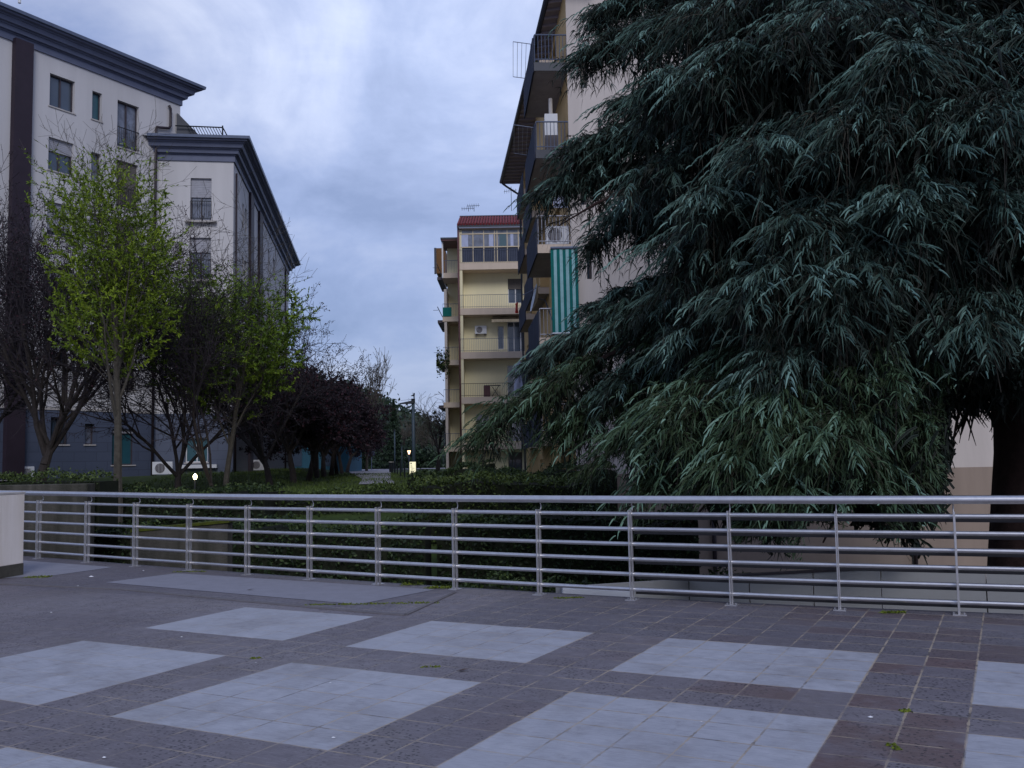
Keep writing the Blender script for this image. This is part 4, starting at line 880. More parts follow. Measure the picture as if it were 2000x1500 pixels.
# bare dark trees near
DENSE = dict(levels=5, seg=[3, 4, 4, 4, 3, 2], up=[.05, .16, .12, .07, .05, .03], nb=[6, 5, 5, 5, 4], start=[.7, .25, .2, .2, .2], spread=[(.35, .85), (.35, .8), (.4, .9), (.4, 1.0), (.4, 1.0)], ls=[(2.0, 2.8), (.6, .85), (.5, .75), (.45, .7), (.4, .7)])
g = plum(31, 7, 1.5, .17, **dict(DENSE, nb=[7, 6, 5, 5, 4]))
make_tree('bare_tree', gpt(76, 29), 'leafless dark tree with a leaning trunk in front of the brown strip', 'tree', g, 'bark', 'twig_purple', (30000, .022, .05, L_plum, .6, 4), 'leafless trees in front of the white block', minr=.0055).scale = (1.15, 1.15, 1.15)
make_tree('bare_tree', gpt(-70, 31), 'leafless tree whose crown reaches across the pale wall left of the brown strip', 'tree', plum(91, 6, 1.5, .16, **DENSE), 'bark', 'twig_purple', (16000, .022, .05, L_plum, .6, 14), 'leafless trees in front of the white block', minr=.0055)
o = make_tree('bare_tree', gpt(348, 31), 'leafless tree forking low in a wide V beside the large air conditioner', 'tree', plum(47, 6, .9, .14, **dict(DENSE, ls=[(3.2, 4.2), (.6, .85), (.5, .75), (.45, .7), (.4, .7)])), 'bark', 'twig_purple', (14000, .02, .04, L_plum, .6, 5), 'leafless trees in front of the white block', minr=.0055)
o = make_tree('bare_tree', gpt(418, 29.5), 'thin many stemmed leafless tree just right of the glowing garden light', 'tree', plum(53, 5, .5, .09, **dict(DENSE, ls=[(7.0, 9.5), (.4, .6), (.5, .7), (.5, .7), (.4, .7)], spread=[(.12, .4), (.3, .7), (.4, 1.0), (.4, 1.0), (.4, 1.0)])), 'bark', 'twig_purple', (3000, .018, .03, L_plum, .6, 6), 'leafless trees in front of the white block', minr=.0055)
o = make_tree('bare_tree', gpt(527, 37), 'leafless tree at the far corner of the white block before the plum row', 'tree', plum(61, 6, 1.3, .15, **dict(DENSE, ls=[(2.4, 3.2), (.6, .85), (.5, .75), (.45, .7), (.4, .7)])), 'bark', 'twig_purple', (26000, .03, .05, L_plum, .6, 7), 'leafless trees in front of the white block', minr=.007)
# spring green trees
GR = dict(levels=4, seg=[10, 6, 5, 4, 3], wig=.055, up=[.0, .09, .05, .02, .0], taper=.35, nb=[15, 7, 5, 3], start=[.30, .25, .2, .2], spread=[(.45, .8), (.5, .9), (.5, .9), (.5, .9)], ls=[(.28, .46), (.42, .6), (.4, .6), (.45, .7)], rr=.45)
g = Grow(5); g.branch((0, 0, 0), (.10, 0, 1), 7.4, .13, 0, dict(GR, wig=.035, up=[0, .14, .08, .04, .02], spread=[(.4, .7), (.5, .9), (.5, .9), (.5, .9)], ls=[(.28, .44), (.42, .6), (.4, .6), (.45, .7)], start=[.34, .25, .2, .2]))
make_tree('young_tree', gpt(230, 25), 'slender young tree with bright yellow green spring leaves in front of the white block', 'tree', g, 'bark_grey', 'bark_grey', None, None, .02, .004)
yt = [x for x in COL.objects if x.parent and x.name.startswith('crown')][-1]; q, t = leaf_tufts(g.tips, gpt(230, 25), 46000, 8, 9.7, (.05, .13), .031); fast_mesh('leaves', q, t, L_green, yt)
g = Grow(9); g.branch((0, 0, 0), (.08, 0, 1), 5.8, .10, 0, dict(GR, ls=[(.38, .6), (.42, .6), (.4, .6), (.45, .7)], start=[.2, .25, .2, .2]))
make_tree('young_tree', gpt(440, 31), 'smaller darker green young tree by the corner downpipe of the white block', 'tree', g, 'bark_grey', 'bark_grey', None, None, .02, .005)
yt = [x for x in COL.objects if x.parent and x.name.startswith('crown')][-1]; q, t = leaf_tufts(g.tips, gpt(440, 31), 66000, 9, 7.9, (.06, .15), .036); fast_mesh('leaves', q, t, L_green2, yt)
# upright bare poplar and far trees
PO = dict(levels=3, seg=[8, 5, 4, 3], wig=.04, up=[0, .25, .12, .1], taper=.3, nb=[14, 7, 5], start=[.3, .2, .2], spread=[(.25, .5), (.3, .5), (.3, .6)], ls=[(.3, .5), (.4, .6), (.4, .6)], rr=.45)
g = Grow(3); g.branch((0, 0, 0), (0.02, 0, 1), 8.2, .15, 0, PO)
make_tree('poplar', gpt(714, 95), 'tall narrow leafless poplar rising above the far end of the plum row', 'tree', g, 'bark_grey', 'bark_grey', None, None, .03, .018)
FT = dict(PL, nb=[6, 6, 6, 4], levels=3, seg=[3, 4, 4, 3])
for i, (px, D, s_, lab) in enumerate([(852, 84, 1.35, 'spreading leafless tree beside the loggia wing'), (826, 125, 1.35, 'leafless tree behind the street lamp pole'), (790, 125, 1.4, 'thin leafless tree past the end of the path')]):
    o = make_tree('bare_tree', gpt(px, D), lab, 'tree', plum(70 + i, 5, 1.5, .16, levels=4, nb=[5, 5, 5, 4]), 'bark', 'bark_grey', None, None, .03, .009); o.scale = (s_, s_, s_)
def conifer(px, D, h, w, lab, seed):
    loc = gpt(px, D); o = empty('conifer', loc); tag(o, lab, 'tree', 'dark conifers beyond the path'); r2 = np.random.default_rng(seed)
    MB().tube([loc, (loc[0], loc[1], loc[2] + h)], [.2, .03], 8).build('trunk', 'bark', o); n = 7000; t = r2.random(n) ** .7; z = loc[2] + .8 + (h - .8) * (1 - t); rad = w * t * (.55 + .45 * np.abs(np.sin((z) * 5.))) * np.sqrt(r2.random(n)); a = r2.random(n) * 6.283
    P = np.stack([loc[0] + rad * np.cos(a), loc[1] + rad * np.sin(a), z - rad * .25], 1); fast_mesh('crown', leaf_quads(P, .16 * (.6 + r2.random(n)), r2, .4), r2.random(n), L_dark, o)
conifer(768, 112, 8.2, 1.7, 'pointed dark conifer right of the path end', 1); conifer(784, 130, 5.4, 1.8, 'broad conifer just left of the street lamp', 2); conifer(757, 140, 6.5, 2.0, 'low conifer at the foot of the hill', 3); conifer(748, 150, 8.5, 2.8, 'dark conifer nearest the poplar', 4); conifer(826, 150, 6.6, 2.4, 'bushy conifer between the lamp and the loggia wing', 6)
# wooded hill
hx = np.linspace(-160, 60, 60); hy = np.linspace(210, 420, 24); HX, HY = np.meshgrid(hx, hy); HZ = .3 + 26 * np.exp(-((HX + 72) / 34) ** 2) * smooth(210, 330, HY) + 6.5 * smooth(210, 300, HY) * np.exp(-((HX + 20) / 60) ** 2) + 1.5 * np.sin(HX * .21) * np.sin(HY * .17)
me = bpy.data.meshes.new('hill'); me.from_pydata(list(zip(HX.ravel().tolist(), HY.ravel().tolist(), HZ.ravel().tolist())), [], [(j * 60 + i, j * 60 + i + 1, (j + 1) * 60 + i + 1, (j + 1) * 60 + i) for j in range(23) for i in range(59)]); me.materials.append(M['hill']); struct(link('hill', me))
n = 26000; i = rng.integers(0, HX.size, n); P = np.stack([HX.ravel()[i] + rng.normal(size=n) * 3, HY.ravel()[i] + rng.normal(size=n) * 4, HZ.ravel()[i] + rng.random(n) * 2.2], 1); o = fast_mesh('woodland', leaf_quads(P, .8 * (.5 + rng.random(n)), rng, .7), rng.random(n), L_dark); o['kind'] = 'stuff'; o['label'] = 'dark evergreen woodland on the hill'
# low dark thicket across the far street
n = 30000; xx = -46 + rng.random(n) * 60; P = np.stack([xx, 118 + rng.random(n) * 4, .5 + rng.random(n) ** 1.3 * (2.2 + 1.3 * np.sin(xx * .9) + .8 * np.sin(xx * 2.3))], 1); o = fast_mesh('undergrowth', leaf_quads(P, .2 * (.5 + rng.random(n)), rng, .6), rng.random(n), L_dark); o['kind'] = 'stuff'; o['label'] = 'dark bushes lining the far street'
# teal building far left of the path
tb2 = empty('teal_building', (-22, 92, .6)); tag(tb2, 'low teal building glimpsed between the plum trunks', 'building')
MB().box(-30, -15.9, 92, 100, .4, 4.1).build('wall', 'teal_wall', tb2); MB().box(-30.2, -15.7, 91.7, 100.2, 4.1, 4.4).build('roof', 'frame', tb2)
for k in range(4): MB().box(-28.6 + 3.4 * k, -27.2 + 3.4 * k, 91.95, 91.99, 1.2, 3).build('window', 'glass', tb2)

# ------------------------------------------------------------------ hedges
def hedge(name, x0, x1, y0, y1, zb_, zt_, m, label, dens=330, size=.045, seed=1, bump_=.12, wob=.1):
    o = empty(name, ((x0 + x1) / 2, (y0 + y1) / 2, zb_)); tag(o, label, 'hedge'); r2 = np.random.default_rng(seed)
    f = lambda x: wob * (np.sin(x * 1.7 + seed) + .6 * np.sin(x * 4.1 + seed * 2))
    mb = MB(); K = 24
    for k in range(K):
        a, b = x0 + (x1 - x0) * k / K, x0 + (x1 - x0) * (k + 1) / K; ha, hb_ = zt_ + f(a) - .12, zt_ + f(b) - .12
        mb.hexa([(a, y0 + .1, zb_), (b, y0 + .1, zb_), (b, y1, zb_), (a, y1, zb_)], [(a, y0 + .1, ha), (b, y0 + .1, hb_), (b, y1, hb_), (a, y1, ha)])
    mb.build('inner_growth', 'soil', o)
    def cl(n): return int(n)
    nf = cl((x1 - x0) * (zt_ - zb_) * dens); nt_ = cl((x1 - x0) * (y1 - y0) * dens)
    xf = x0 + (x1 - x0) * r2.random(nf); zf = zb_ + (zt_ - zb_) * r2.random(nf); P1 = np.stack([xf, y0 + r2.normal(size=nf) * .05 + bump_ * np.sin(xf * 5) * np.sin(zf * 6), zf], 1)
    xt = x0 + (x1 - x0) * r2.random(nt_); yt = y0 + (y1 - y0) * r2.random(nt_); P2 = np.stack([xt, yt, zt_ + f(xt) + bump_ * .7 * np.sin(xt * 6) * np.sin(yt * 5) + np.abs(r2.normal(size=nt_)) * .05 - .03], 1)
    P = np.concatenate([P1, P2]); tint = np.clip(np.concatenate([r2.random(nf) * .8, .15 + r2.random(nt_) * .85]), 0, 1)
    fast_mesh('foliage', leaf_quads(P, size * (.6 + .8 * r2.random(len(P))), r2, .5), tint, m, o); return o
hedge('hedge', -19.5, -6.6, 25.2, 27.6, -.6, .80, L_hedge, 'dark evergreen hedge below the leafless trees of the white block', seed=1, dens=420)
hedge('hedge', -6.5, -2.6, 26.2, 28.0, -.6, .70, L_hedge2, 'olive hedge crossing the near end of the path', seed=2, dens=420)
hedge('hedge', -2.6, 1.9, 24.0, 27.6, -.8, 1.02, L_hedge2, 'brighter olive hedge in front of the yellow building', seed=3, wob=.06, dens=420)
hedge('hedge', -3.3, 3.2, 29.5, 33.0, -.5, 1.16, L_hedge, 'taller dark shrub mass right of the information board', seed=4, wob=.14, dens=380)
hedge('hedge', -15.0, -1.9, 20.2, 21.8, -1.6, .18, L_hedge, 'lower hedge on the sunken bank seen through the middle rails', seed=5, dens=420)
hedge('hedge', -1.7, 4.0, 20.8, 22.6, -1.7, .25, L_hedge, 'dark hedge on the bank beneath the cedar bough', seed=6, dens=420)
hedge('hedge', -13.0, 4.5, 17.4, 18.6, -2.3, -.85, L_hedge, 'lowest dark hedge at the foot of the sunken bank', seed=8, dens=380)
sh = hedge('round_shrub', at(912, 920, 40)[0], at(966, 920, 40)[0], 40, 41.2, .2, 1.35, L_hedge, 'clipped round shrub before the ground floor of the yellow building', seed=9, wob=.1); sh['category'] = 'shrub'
hp = empty('planter_hedge', (-9, 19.5, -2.3)); hp2 = None
bpy.data.objects.remove(hp)
cw = empty('concrete_wall', (-8.6, 18.6, -2.3)); tag(cw, 'stained concrete retaining wall behind the left end of the railing', 'wall')
xq = at(170, 1000, 18.4)[0]; MB().box(-14, xq, 18.4, 18.75, -2.4, at(100, 946, 18.4)[2]).build('wall', 'concrete', cw, bevel=.015)
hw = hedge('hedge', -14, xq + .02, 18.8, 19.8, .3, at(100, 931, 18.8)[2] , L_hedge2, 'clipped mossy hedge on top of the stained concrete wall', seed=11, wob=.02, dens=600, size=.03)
cw2 = empty('planter_wall', (-6, 18, -2.3)); tag(cw2, 'low concrete planter wall with a mossy top, seen through the left rails', 'wall')
a, b = at(255, 1040, 16.2), at(445, 1021, 17.2); MB().hexa([(a[0], a[1], -2.4), (b[0], b[1], -2.4), (b[0], b[1] + .3, -2.4), (a[0], a[1] + .3, -2.4)], [a, b, b + (0, .3, 0), a + (0, .3, 0)]).build('wall', 'concrete', cw2, bevel=.01)
MB().hexa([a + (0, -.02, .002), b + (0.03, -.02, .002), b + (.03, .32, .002), a + (0, .32, .002)], [a + (0, -.02, .05), b + (.03, -.02, .05), b + (.03, .32, .05), a + (0, .32, .05)]).build('mossy_coping', 'moss', cw2)
# grass by the path
def grass(n, fx, fy, seed, L0=.1, m=L_grass, name='grass', lab='rough grass beside the path'):
    r2 = np.random.default_rng(seed); x = fx(r2, n); y = fy(r2, n); x = x - (y - 30) * .14; b = np.stack([x, y, ground(x, y)], 1); d = nrm(r2.normal(size=(n, 3)) * [.5, .5, .1] + [0, 0, 1]); q, k = ribbons(b, d, L0 * (.5 + r2.random(n)), np.full(n, .02), .3 * r2.random(n), 2, False, np.array([1, .8, .1]), r2)
    o = fast_mesh(name, q, np.repeat(r2.random(n), k), m); o['kind'] = 'stuff'; o['label'] = lab
grass(30000, lambda r, n: -14 + r.random(n) * 17, lambda r, n: 28 + r.random(n) ** 1.5 * 50, 1, .16)

# ------------------------------------------------------------------ street furniture
def lamp(px, D, ztop, arm, label, r=.055):
    b = gpt(px, D, 0); o = empty('street_lamp', b); tag(o, label, 'street lamp', 'street lamps along the path')
    MB().tube([b, (b[0], b[1], ztop)], [r * 1.2, r * .85], 10).build('pole', 'lamp_paint', o, smooth=True)
    MB().tube([(b[0], b[1], ztop - .12), (b[0], b[1], ztop + .05)], r * 1.1, 10).build('collar', 'black_metal', o)
    c = [(b[0] + .06, ztop - .02), (b[0] - arm * .3, ztop - .0), (b[0] - arm, ztop - .10)]
    MB().hexa([(b[0] + .03, b[1] - .12, ztop - .16), (b[0] + .03, b[1] + .12, ztop - .16), (b[0] - arm, b[1] + .10, ztop - .17), (b[0] - arm, b[1] - .10, ztop - .17)], [(b[0] + .03, b[1] - .1, ztop - .02), (b[0] + .03, b[1] + .1, ztop - .02), (b[0] - arm, b[1] + .06, ztop - .13), (b[0] - arm, b[1] - .06, ztop - .13)]).build('lamp_head', 'black_metal', o, bevel=.01)
    return o
lamp(806, 40, at(806, 781, 40)[2], .58, 'dark street lamp with a flat head, carrying the lit information board', .075)
lamp(808, 68, at(806, 769, 68)[2], .22, 'thin taller street lamp behind the near one', .05)
lamp(769, 90, at(769, 860, 90)[2] + 1.0, .2, 'distant grey lamp column beside the conifer', .07)
lamp(783, 80, at(783, 876, 80)[2] + .4, .15, 'slim distant lamp column left of the glowing path lamp', .05)
ib = at(805.5, 915, 39.7); bd = empty('information_board', (ib[0], ib[1], .6)); tag(bd, 'small lit cream notice board fixed low on the near lamp pole', 'sign')
hh = (at(806, 902, 39.7)[2], at(806, 928, 39.7)[2]); wv = (at(800, 915, 39.7)[0], at(812, 915, 39.7)[0])
MB().box(wv[0] - .02, wv[1] + .02, 39.72, 39.8, hh[1] - .02, hh[0] + .02).build('backing', 'black_metal', bd); MB().box(wv[0], wv[1], 39.70, 39.717, hh[1], hh[0]).build('panel', 'board_glow', bd)
mb = MB(); rr = random.Random(4)
mb.tube([((wv[0] * .75 + wv[1] * .25), 39.70, hh[0] - .06), ((wv[0] * .75 + wv[1] * .25), 39.69, hh[0] - .06)], .03, 10)
for k in range(9):
    z = hh[0] - .14 - k * .045; xs0 = wv[0] + .03 + rr.random() * .05; mb.box(xs0, xs0 + .05 + rr.random() * .10, 39.693, 39.699, z, z + .012)
mb.build('lettering', 'frame', bd)
gl = at(797, 884, 58); b = gpt(797, 58, 0); o = empty('path_lamp', b); tag(o, 'glowing cone shaped lamp on a short blue post left of the near lamp pole', 'lamp')
MB().tube([b, (b[0], b[1], gl[2] - .1)], .05, 8).build('post', 'blue_panel', o); MB().tube([(b[0], b[1], gl[2] - .12), (b[0], b[1], gl[2] + .12)], [.03, .105], 12).build('lamp_shade', 'lamp_glow', o); MB().tube([(b[0], b[1], gl[2] + .125), (b[0], b[1], gl[2] + .16)], .12, 10).build('cap', 'red_pipe', o)
gl = at(381, 931, 27.9); o = empty('garden_light', (gl[0], gl[1], .6)); tag(o, 'bright warm garden light glowing at the hedge below the planter shelf', 'lamp')
bm_ = MB(); bm_.tube([(gl[0], gl[1], gl[2] - .09), (gl[0], gl[1], gl[2] - .05), (gl[0], gl[1], gl[2]), (gl[0], gl[1], gl[2] + .05), (gl[0], gl[1], gl[2] + .085)], [.012, .045, .055, .045, .012], 16); bm_.build('globe', 'spot_glow', o, smooth=True); MB().tube([(gl[0], gl[1], .5), (gl[0], gl[1], gl[2] - .08)], .03, 8).build('post', 'black_metal', o)
ptl = bpy.data.lights.new('garden_glow', 'POINT'); ptl.energy = 14; ptl.color = (1, .8, .45); ptl.shadow_soft_size = .1; po_ = bpy.data.objects.new('garden_glow', ptl); COL.objects.link(po_); po_.location = (gl[0], gl[1] - .15, gl[2] + .1)
for i, (px, D, w_) in enumerate([(769, 72, 'farthest'), (774, 66, 'second farthest'), (780, 60, 'second nearest'), (788, 54, 'nearest')]):
    b = gpt(px, D, 0); o = empty('bollard', b); tag(o, w_ + ' of the four dark bollards on the grass right of the path', 'bollard', 'bollards beside the path'); MB().tube([b, (b[0], b[1], b[2] + .95)], .045, 8).build('post', 'black_metal', o); MB().tube([(b[0], b[1], b[2] + .95), (b[0], b[1], b[2] + 1.0)], [.055, .03], 8).build('cap', 'black_metal', o)
b = gpt(762, 82, 0); o = empty('litter_bin', b); tag(o, 'dark litter bin with a pale rim at the far end of the path', 'litter bin'); MB().tube([b, (b[0], b[1], b[2] + .85)], [.17, .22], 12).build('body', 'black_metal', o); MB().tube([(b[0], b[1], b[2] + .87), (b[0], b[1], b[2] + .92)], .23, 12).build('rim', 'sill', o)
b = gpt(724, 105, 0); o = empty('road_sign', b); tag(o, 'blue road sign on a post by the far street', 'sign'); MB().tube([b, (b[0], b[1], b[2] + 2.6)], .04, 6).build('post', 'gutter', o); MB().box(b[0] - .35, b[0] + .35, b[1] - .03, b[1] - .01, b[2] + 1.6, b[2] + 2.6).build('face', 'blue_panel', o)

# ------------------------------------------------------------------ cedar
TX, TY, TB = 9.45, 17.0, -2.4
cd = empty('cedar', (TX, TY, TB)); tag(cd, 'huge drooping blue green cedar filling the space before the cream building', 'tree')
def tr(z): return 1.12 * max(.12, 1 - (z - TB) / 17.)
tz = [TB, -1.5, 0, 1.5, 3, 5, 8, 11, 14]; tpath = [(TX + .10 * math.sin(z * .8) - .02 * z, TY, z) for z in tz]
tm = MB().tube(tpath, [tr(z) * (1.25 if z < -2 else 1) for z in tz], 20).build('trunk', 'bark_red', cd, smooth=True)
def trunk_at(z): return np.array([TX + .10 * math.sin(z * .8) - .02 * z, TY, z])
limbs = [  # tip pixel, depth, trunk height, lateral reach
    (930, 862, 17.5, 3.2, .75), (1060, 705, 18.5, 4.0, 1.1), (1050, 385, 19.5, 6.0, .7), (1095, 300, 19, 6.6, .8), (1128, 108, 19.5, 8.4, 1.0), (1165, 20, 20, 9.0, 1.1), (1185, 600, 18.5, 4.6, 1.1),
    (1110, 820, 18, 2.8, 1.0), (1300, 165, 15.2, 6.8, 1.4), (1410, 120, 14.4, 7.2, 1.3), (1290, 330, 16, 6.0, 1.3), (1330, 520, 14.6, 5.4, 1.3), (1370, 400, 14.2, 6.0, 1.2), (1345, 655, 15, 4.0, .9), (1255, 850, 14.6, 2.9, 1.0), (1330, 820, 13.8, 2.9, 1.1),
    (1480, 580, 13, 4.4, 1.2), (1640, 560, 12.6, 4.5, 1.1), (1500, 300, 13.6, 6.0, 1.2), (1690, 240, 12.6, 5.6, 1.2), (1760, 120, 12.8, 6.6, 1.2), (1540, 60, 14, 7.6, 1.3), (1880, 210, 12.4, 5.4, 1.2), (1930, 400, 12.6, 4.8, 1.1),
    (1560, 450, 13.0, 5.0, 1.1), (1760, 400, 12.6, 4.8, 1.1), (1530, 700, 13.0, 3.6, 1.1), (1480, 860, 13.0, 2.6, 1.1), (1620, 890, 12.6, 2.2, 1.1), (1400, 900, 13.4, 2.2, 1.1), (1720, 880, 13.2, 2.3, .9), (1900, 620, 12.8, 3.6, 1.0), (1990, 650, 12.8, 3.8, 1.0),
    (2060, 300, 13, 5.6, 1.2), (2080, 100, 13.5, 7, 1.2), (1960, 60, 14, 7.4, 1.2), (1650, 20, 15, 8.2, 1.3), (1400, 20, 16.5, 8.8, 1.3), (1290, 60, 18, 8.8, 1.3), (1220, 200, 18.5, 7.2, 1.1), (1210, 420, 18, 5.6, 1.2), (1240, 640, 17, 4.2, 1.1), (1200, 760, 17, 3.2, 1.1),
    (1800, 300, 14.5, 5.8, 1.3), (1650, 700, 14.6, 3.6, 1.0), (1850, 700, 14.2, 3.4, .9), (1560, 960, 12.9, 1.8, .9), (1700, 970, 13.1, 1.8, .8), (1440, 985, 13.5, 1.7, .9), (1300, 940, 14.5, 2.0, 1.0), (1180, 900, 16.6, 2.3, 1.0), (2100, 500, 13.0, 4.4, 1.1), (1800, 560, 15.5, 4.6, 1.2), (1360, 1030, 13.6, 1.6, .7), (1480, 1050, 13.2, 1.4, .7), (1610, 1075, 13.0, 1.3, .7), (1740, 1040, 13.2, 1.3, .6), (1195, 470, 18.5, 5.2, 1.1), (1150, 650, 18, 4.2, 1.2), (1180, 300, 19, 6.4, 1.1), (1160, 830, 17.5, 2.7, 1.1), (1420, 250, 17, 6.8, 1.4), (1450, 480, 16.5, 5.2, 1.3)]
rr_ = np.random.default_rng(77)
for k in range(16):    # limbs on the far side
    a = .2 + k * 2.7 / 15; L = 6.5 + rr_.random() * 2; z = 2 + 9.5 * ((k * 7) % 16) / 16; limbs.append((TX + math.cos(a) * L, TY + math.sin(a) * L * .8, z - 1.2, z, 1.3, 1))
SH = [[], [], [], []]; TW = [[], [], [], []]; IN = [[], []]
for li, lm in enumerate(limbs):
    tip = np.array(lm[:3]) if len(lm) == 6 else at(lm[0], lm[1], lm[2]); zs0 = max(lm[3], 3.9); reach = lm[4] * 1.05; edgy = len(lm) == 5 and lm[0] < 1235; reach = reach * (.62 if edgy else 1)
    st = trunk_at(zs0); v = tip - st; L = np.linalg.norm(v); hd = nrm(np.array([v[0], v[1], 0]))
    s = np.linspace(0, 1, 15); bow = .13 * L + .25; wigg = rr_.normal(size=3) * .18
    def path(s): s = np.asarray(s)[..., None]; return st + v * s + np.array([0, 0, 1.]) * bow * (4 * s * (1 - s)) ** .8 * (1 - .3 * s) + wigg * np.sin(s * 7) * [1, 1, .4]
    pts = path(s); r0 = .04 + .010 * L
    MB().tube([tuple(p) for p in pts], [r0 * (1 - x) ** .8 + .012 for x in s], 7).build('limb', 'bark_red', cd, smooth=True)
    low = lm[1] > 790 if len(lm) == 5 else False
    far = len(lm) == 6
    # side branches, irregular in length and direction
    nl = int(L * (3.2 if far else 6.5)); sl_ = .12 + .88 * np.sort(rr_.random(nl)) ** .85; base = path(sl_); sg = np.where(rr_.random(nl) < .5, 1, -1)
    perp = np.array([-hd[1], hd[0], 0]); ang = (1.05 - .65 * sl_ + rr_.normal(size=nl) * .25)[:, None]
    ld = nrm(hd * np.cos(ang) + perp * sg[:, None] * np.sin(ang) + rr_.normal(size=(nl, 3)) * [.2, .2, .16])
    ll = reach * (.35 + .75 * np.sin(np.pi * np.clip(sl_, 0, 1) ** 1.3)) * (.35 + 1.0 * rr_.random(nl))
    hard = .35 + .5 * rr_.random(nl)
    def lat(u): q = base[:, None, :] + ld[:, None, :] * (ll[:, None] * u)[:, :, None]; q[:, :, 2] += ll[:, None] * (.14 * u - hard[:, None] * u ** 2); return q
    q1, k1 = ribbons(base, ld, ll, np.full(nl, .022), hard * ll, 5, True, None, rr_); TW[0].append(q1); TW[1].append(np.repeat(rr_.random(nl) * .6, k1))
    m = 7; u = np.clip(np.linspace(.12, 1, m)[None, :] + rr_.normal(size=(nl, m)) * .05, .05, 1.); Q = lat(u).reshape(-1, 3); D_ = np.repeat(ld, m, 0); U = u.reshape(-1); S_ = np.repeat(sl_, m)
    # branchlets off the side branches: each a small drooping fan
    nbq = 3
    B = np.repeat(Q, nbq, 0); BD = nrm(np.repeat(D_, nbq, 0) * .7 + rr_.normal(size=(len(B), 3)) * [.6, .6, .22] + [0, 0, .10]); BL = (.16 + .34 * rr_.random(len(B))) * (.6 + .6 * np.repeat(S_, nbq)); BDr = .35 + .9 * rr_.random(len(B))
    BU = np.repeat(U, nbq); BS = np.repeat(S_, nbq); lit = rr_.random(len(B)) ** 1.1
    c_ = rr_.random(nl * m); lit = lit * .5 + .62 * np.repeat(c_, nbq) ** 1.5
    q1, k1 = ribbons(B, BD, BL, np.full(len(B), .014), BDr, 3, False, None, rr_); TW[0].append(q1); TW[1].append(np.repeat(rr_.random(len(B)), k1))
    if far: continue
    for w4 in (.25, .5, .75, 1.):
        for rep in (0, 1, 2):
            b = B + BD * (BL * w4)[:, None]; b[:, 2] -= BDr * w4 ** 2 * BL; n = len(b)
            d = nrm(BD * .8 + rr_.normal(size=(n, 3)) * [.5, .5, .25] + [0, 0, .02]); Ls = (.05 + .15 * rr_.random(n)) * (.8 + .4 * w4); g = .5 + .9 * rr_.random(n); w = .012 + .010 * rr_.random(n)
            tn = np.clip(.04 + (.10 + .62 * lit) * (.25 + .75 * BU) * (.4 + .6 * w4) * (.5 + .5 * BS) + .10 * rr_.random(n), 0, 1); q, k = ribbons(b, d, Ls, w, g, 3, False, np.array([.7, 1., .8, .1]), rr_)  # paler tint towards the tips: crown light and shade put into the colour
            j = 2 if low else 0; SH[j].append(q); SH[j + 1].append(np.repeat(tn, k))
    cm = (rr_.random(len(B)) < (.17 if not edgy else .11)) & (BU > .35) & (BS > .3); Cb, Cd, Cr = B[cm], BD[cm], BDr[cm]; n = len(Cb); CL = BL[cm] * 1.5 + .12; Cd = nrm(Cd * [1, 1, .4] + [0, 0, .14])
    sd2 = nrm(np.cross(Cd, np.array([0, 0, 1.]))); Lc = .13 + .20 * rr_.random(n) ** 1.3; bt = .45 + .55 * rr_.random(n)
    for w4 in np.linspace(.08, 1.08, 13):
        b = Cb + Cd * (CL * w4)[:, None]; b[:, 2] -= .55 * CL * w4 ** 2; sgn = 1 if rr_.random() < .5 else -1
        d = nrm(Cd * (.35 + .3 * w4) + sd2 * sgn * (.15 + .25 * rr_.random((n, 1))) + [0, 0, -.30] + rr_.normal(size=(n, 3)) * .07); q, k = ribbons(b, d, Lc * (1.05 - .45 * w4) * (.8 + .4 * rr_.random(n)), np.full(n, .021), np.full(n, .55), 3, True, np.array([.8, 1., .8, .25]), rr_)
        j = 2 if low else 0; SH[j].append(q); SH[j + 1].append(np.repeat(np.clip(bt * (.75 + .25 * w4) + .08 * rr_.normal(size=n), 0, 1), k))  # pale tint paints the light on these outer fans
    # long pendulous twigs hanging under the branches
    sel = rr_.random(len(Q)) < .85; b = Q[sel]; n = len(b); Lh = (.25 + 1.0 * rr_.random(n) ** 2) * (.6 if (low or edgy) else 1); d = nrm(rr_.normal(size=(n, 3)) * [.2, .2, .1] + [0, 0, -.9]); q, k = ribbons(b, d, Lh, np.full(n, .013), np.full(n, .25), 3, False, np.array([1, 1, .8, .2]), rr_); TW[2].append(q); TW[3].append(np.repeat(rr_.random(n) * .6, k))
    for f_ in (.3, .5, .7, .9, 1.):
        bb = b + d * (Lh * f_)[:, None]; bb[:, 2] -= .25 * Lh * f_ ** 2; dd = nrm(rr_.normal(size=(n, 3)) * [.5, .5, .2] + [0, 0, -.6]); q, k = ribbons(bb, dd, .07 + .12 * rr_.random(n), np.full(n, .02), np.full(n, .5), 2, False, np.array([.7, 1., .1]), rr_); IN[0].append(q); IN[1].append(np.repeat(np.clip(.05 + .4 * rr_.random(n) ** 2, 0, 1), k))
    # inner growth just beneath the limb, tinted near black as painted shade
    n = int(L * (55 if edgy else 150)); sI = (.05 if not edgy else .0) + .85 * rr_.random(n) ** .8; b = path(sI) + perp * (rr_.normal(size=n) * reach * .42)[:, None] + hd * (rr_.normal(size=n) * .2)[:, None]; b[:, 2] -= .05 + 1.25 * rr_.random(n) ** 1.2
    if low: b = b[b[:, 2] > -.3]
    n = len(b); q, k = ribbons(b, nrm(rr_.normal(size=(n, 3)) * [.6, .6, .3] + [0, 0, -.5]), .18 + .35 * rr_.random(n), np.full(n, .045), np.full(n, .5), 3, True, np.array([.7, 1, .8, .2]), rr_); IN[0].append(q); IN[1].append(np.repeat(rr_.random(n) * .22, k))
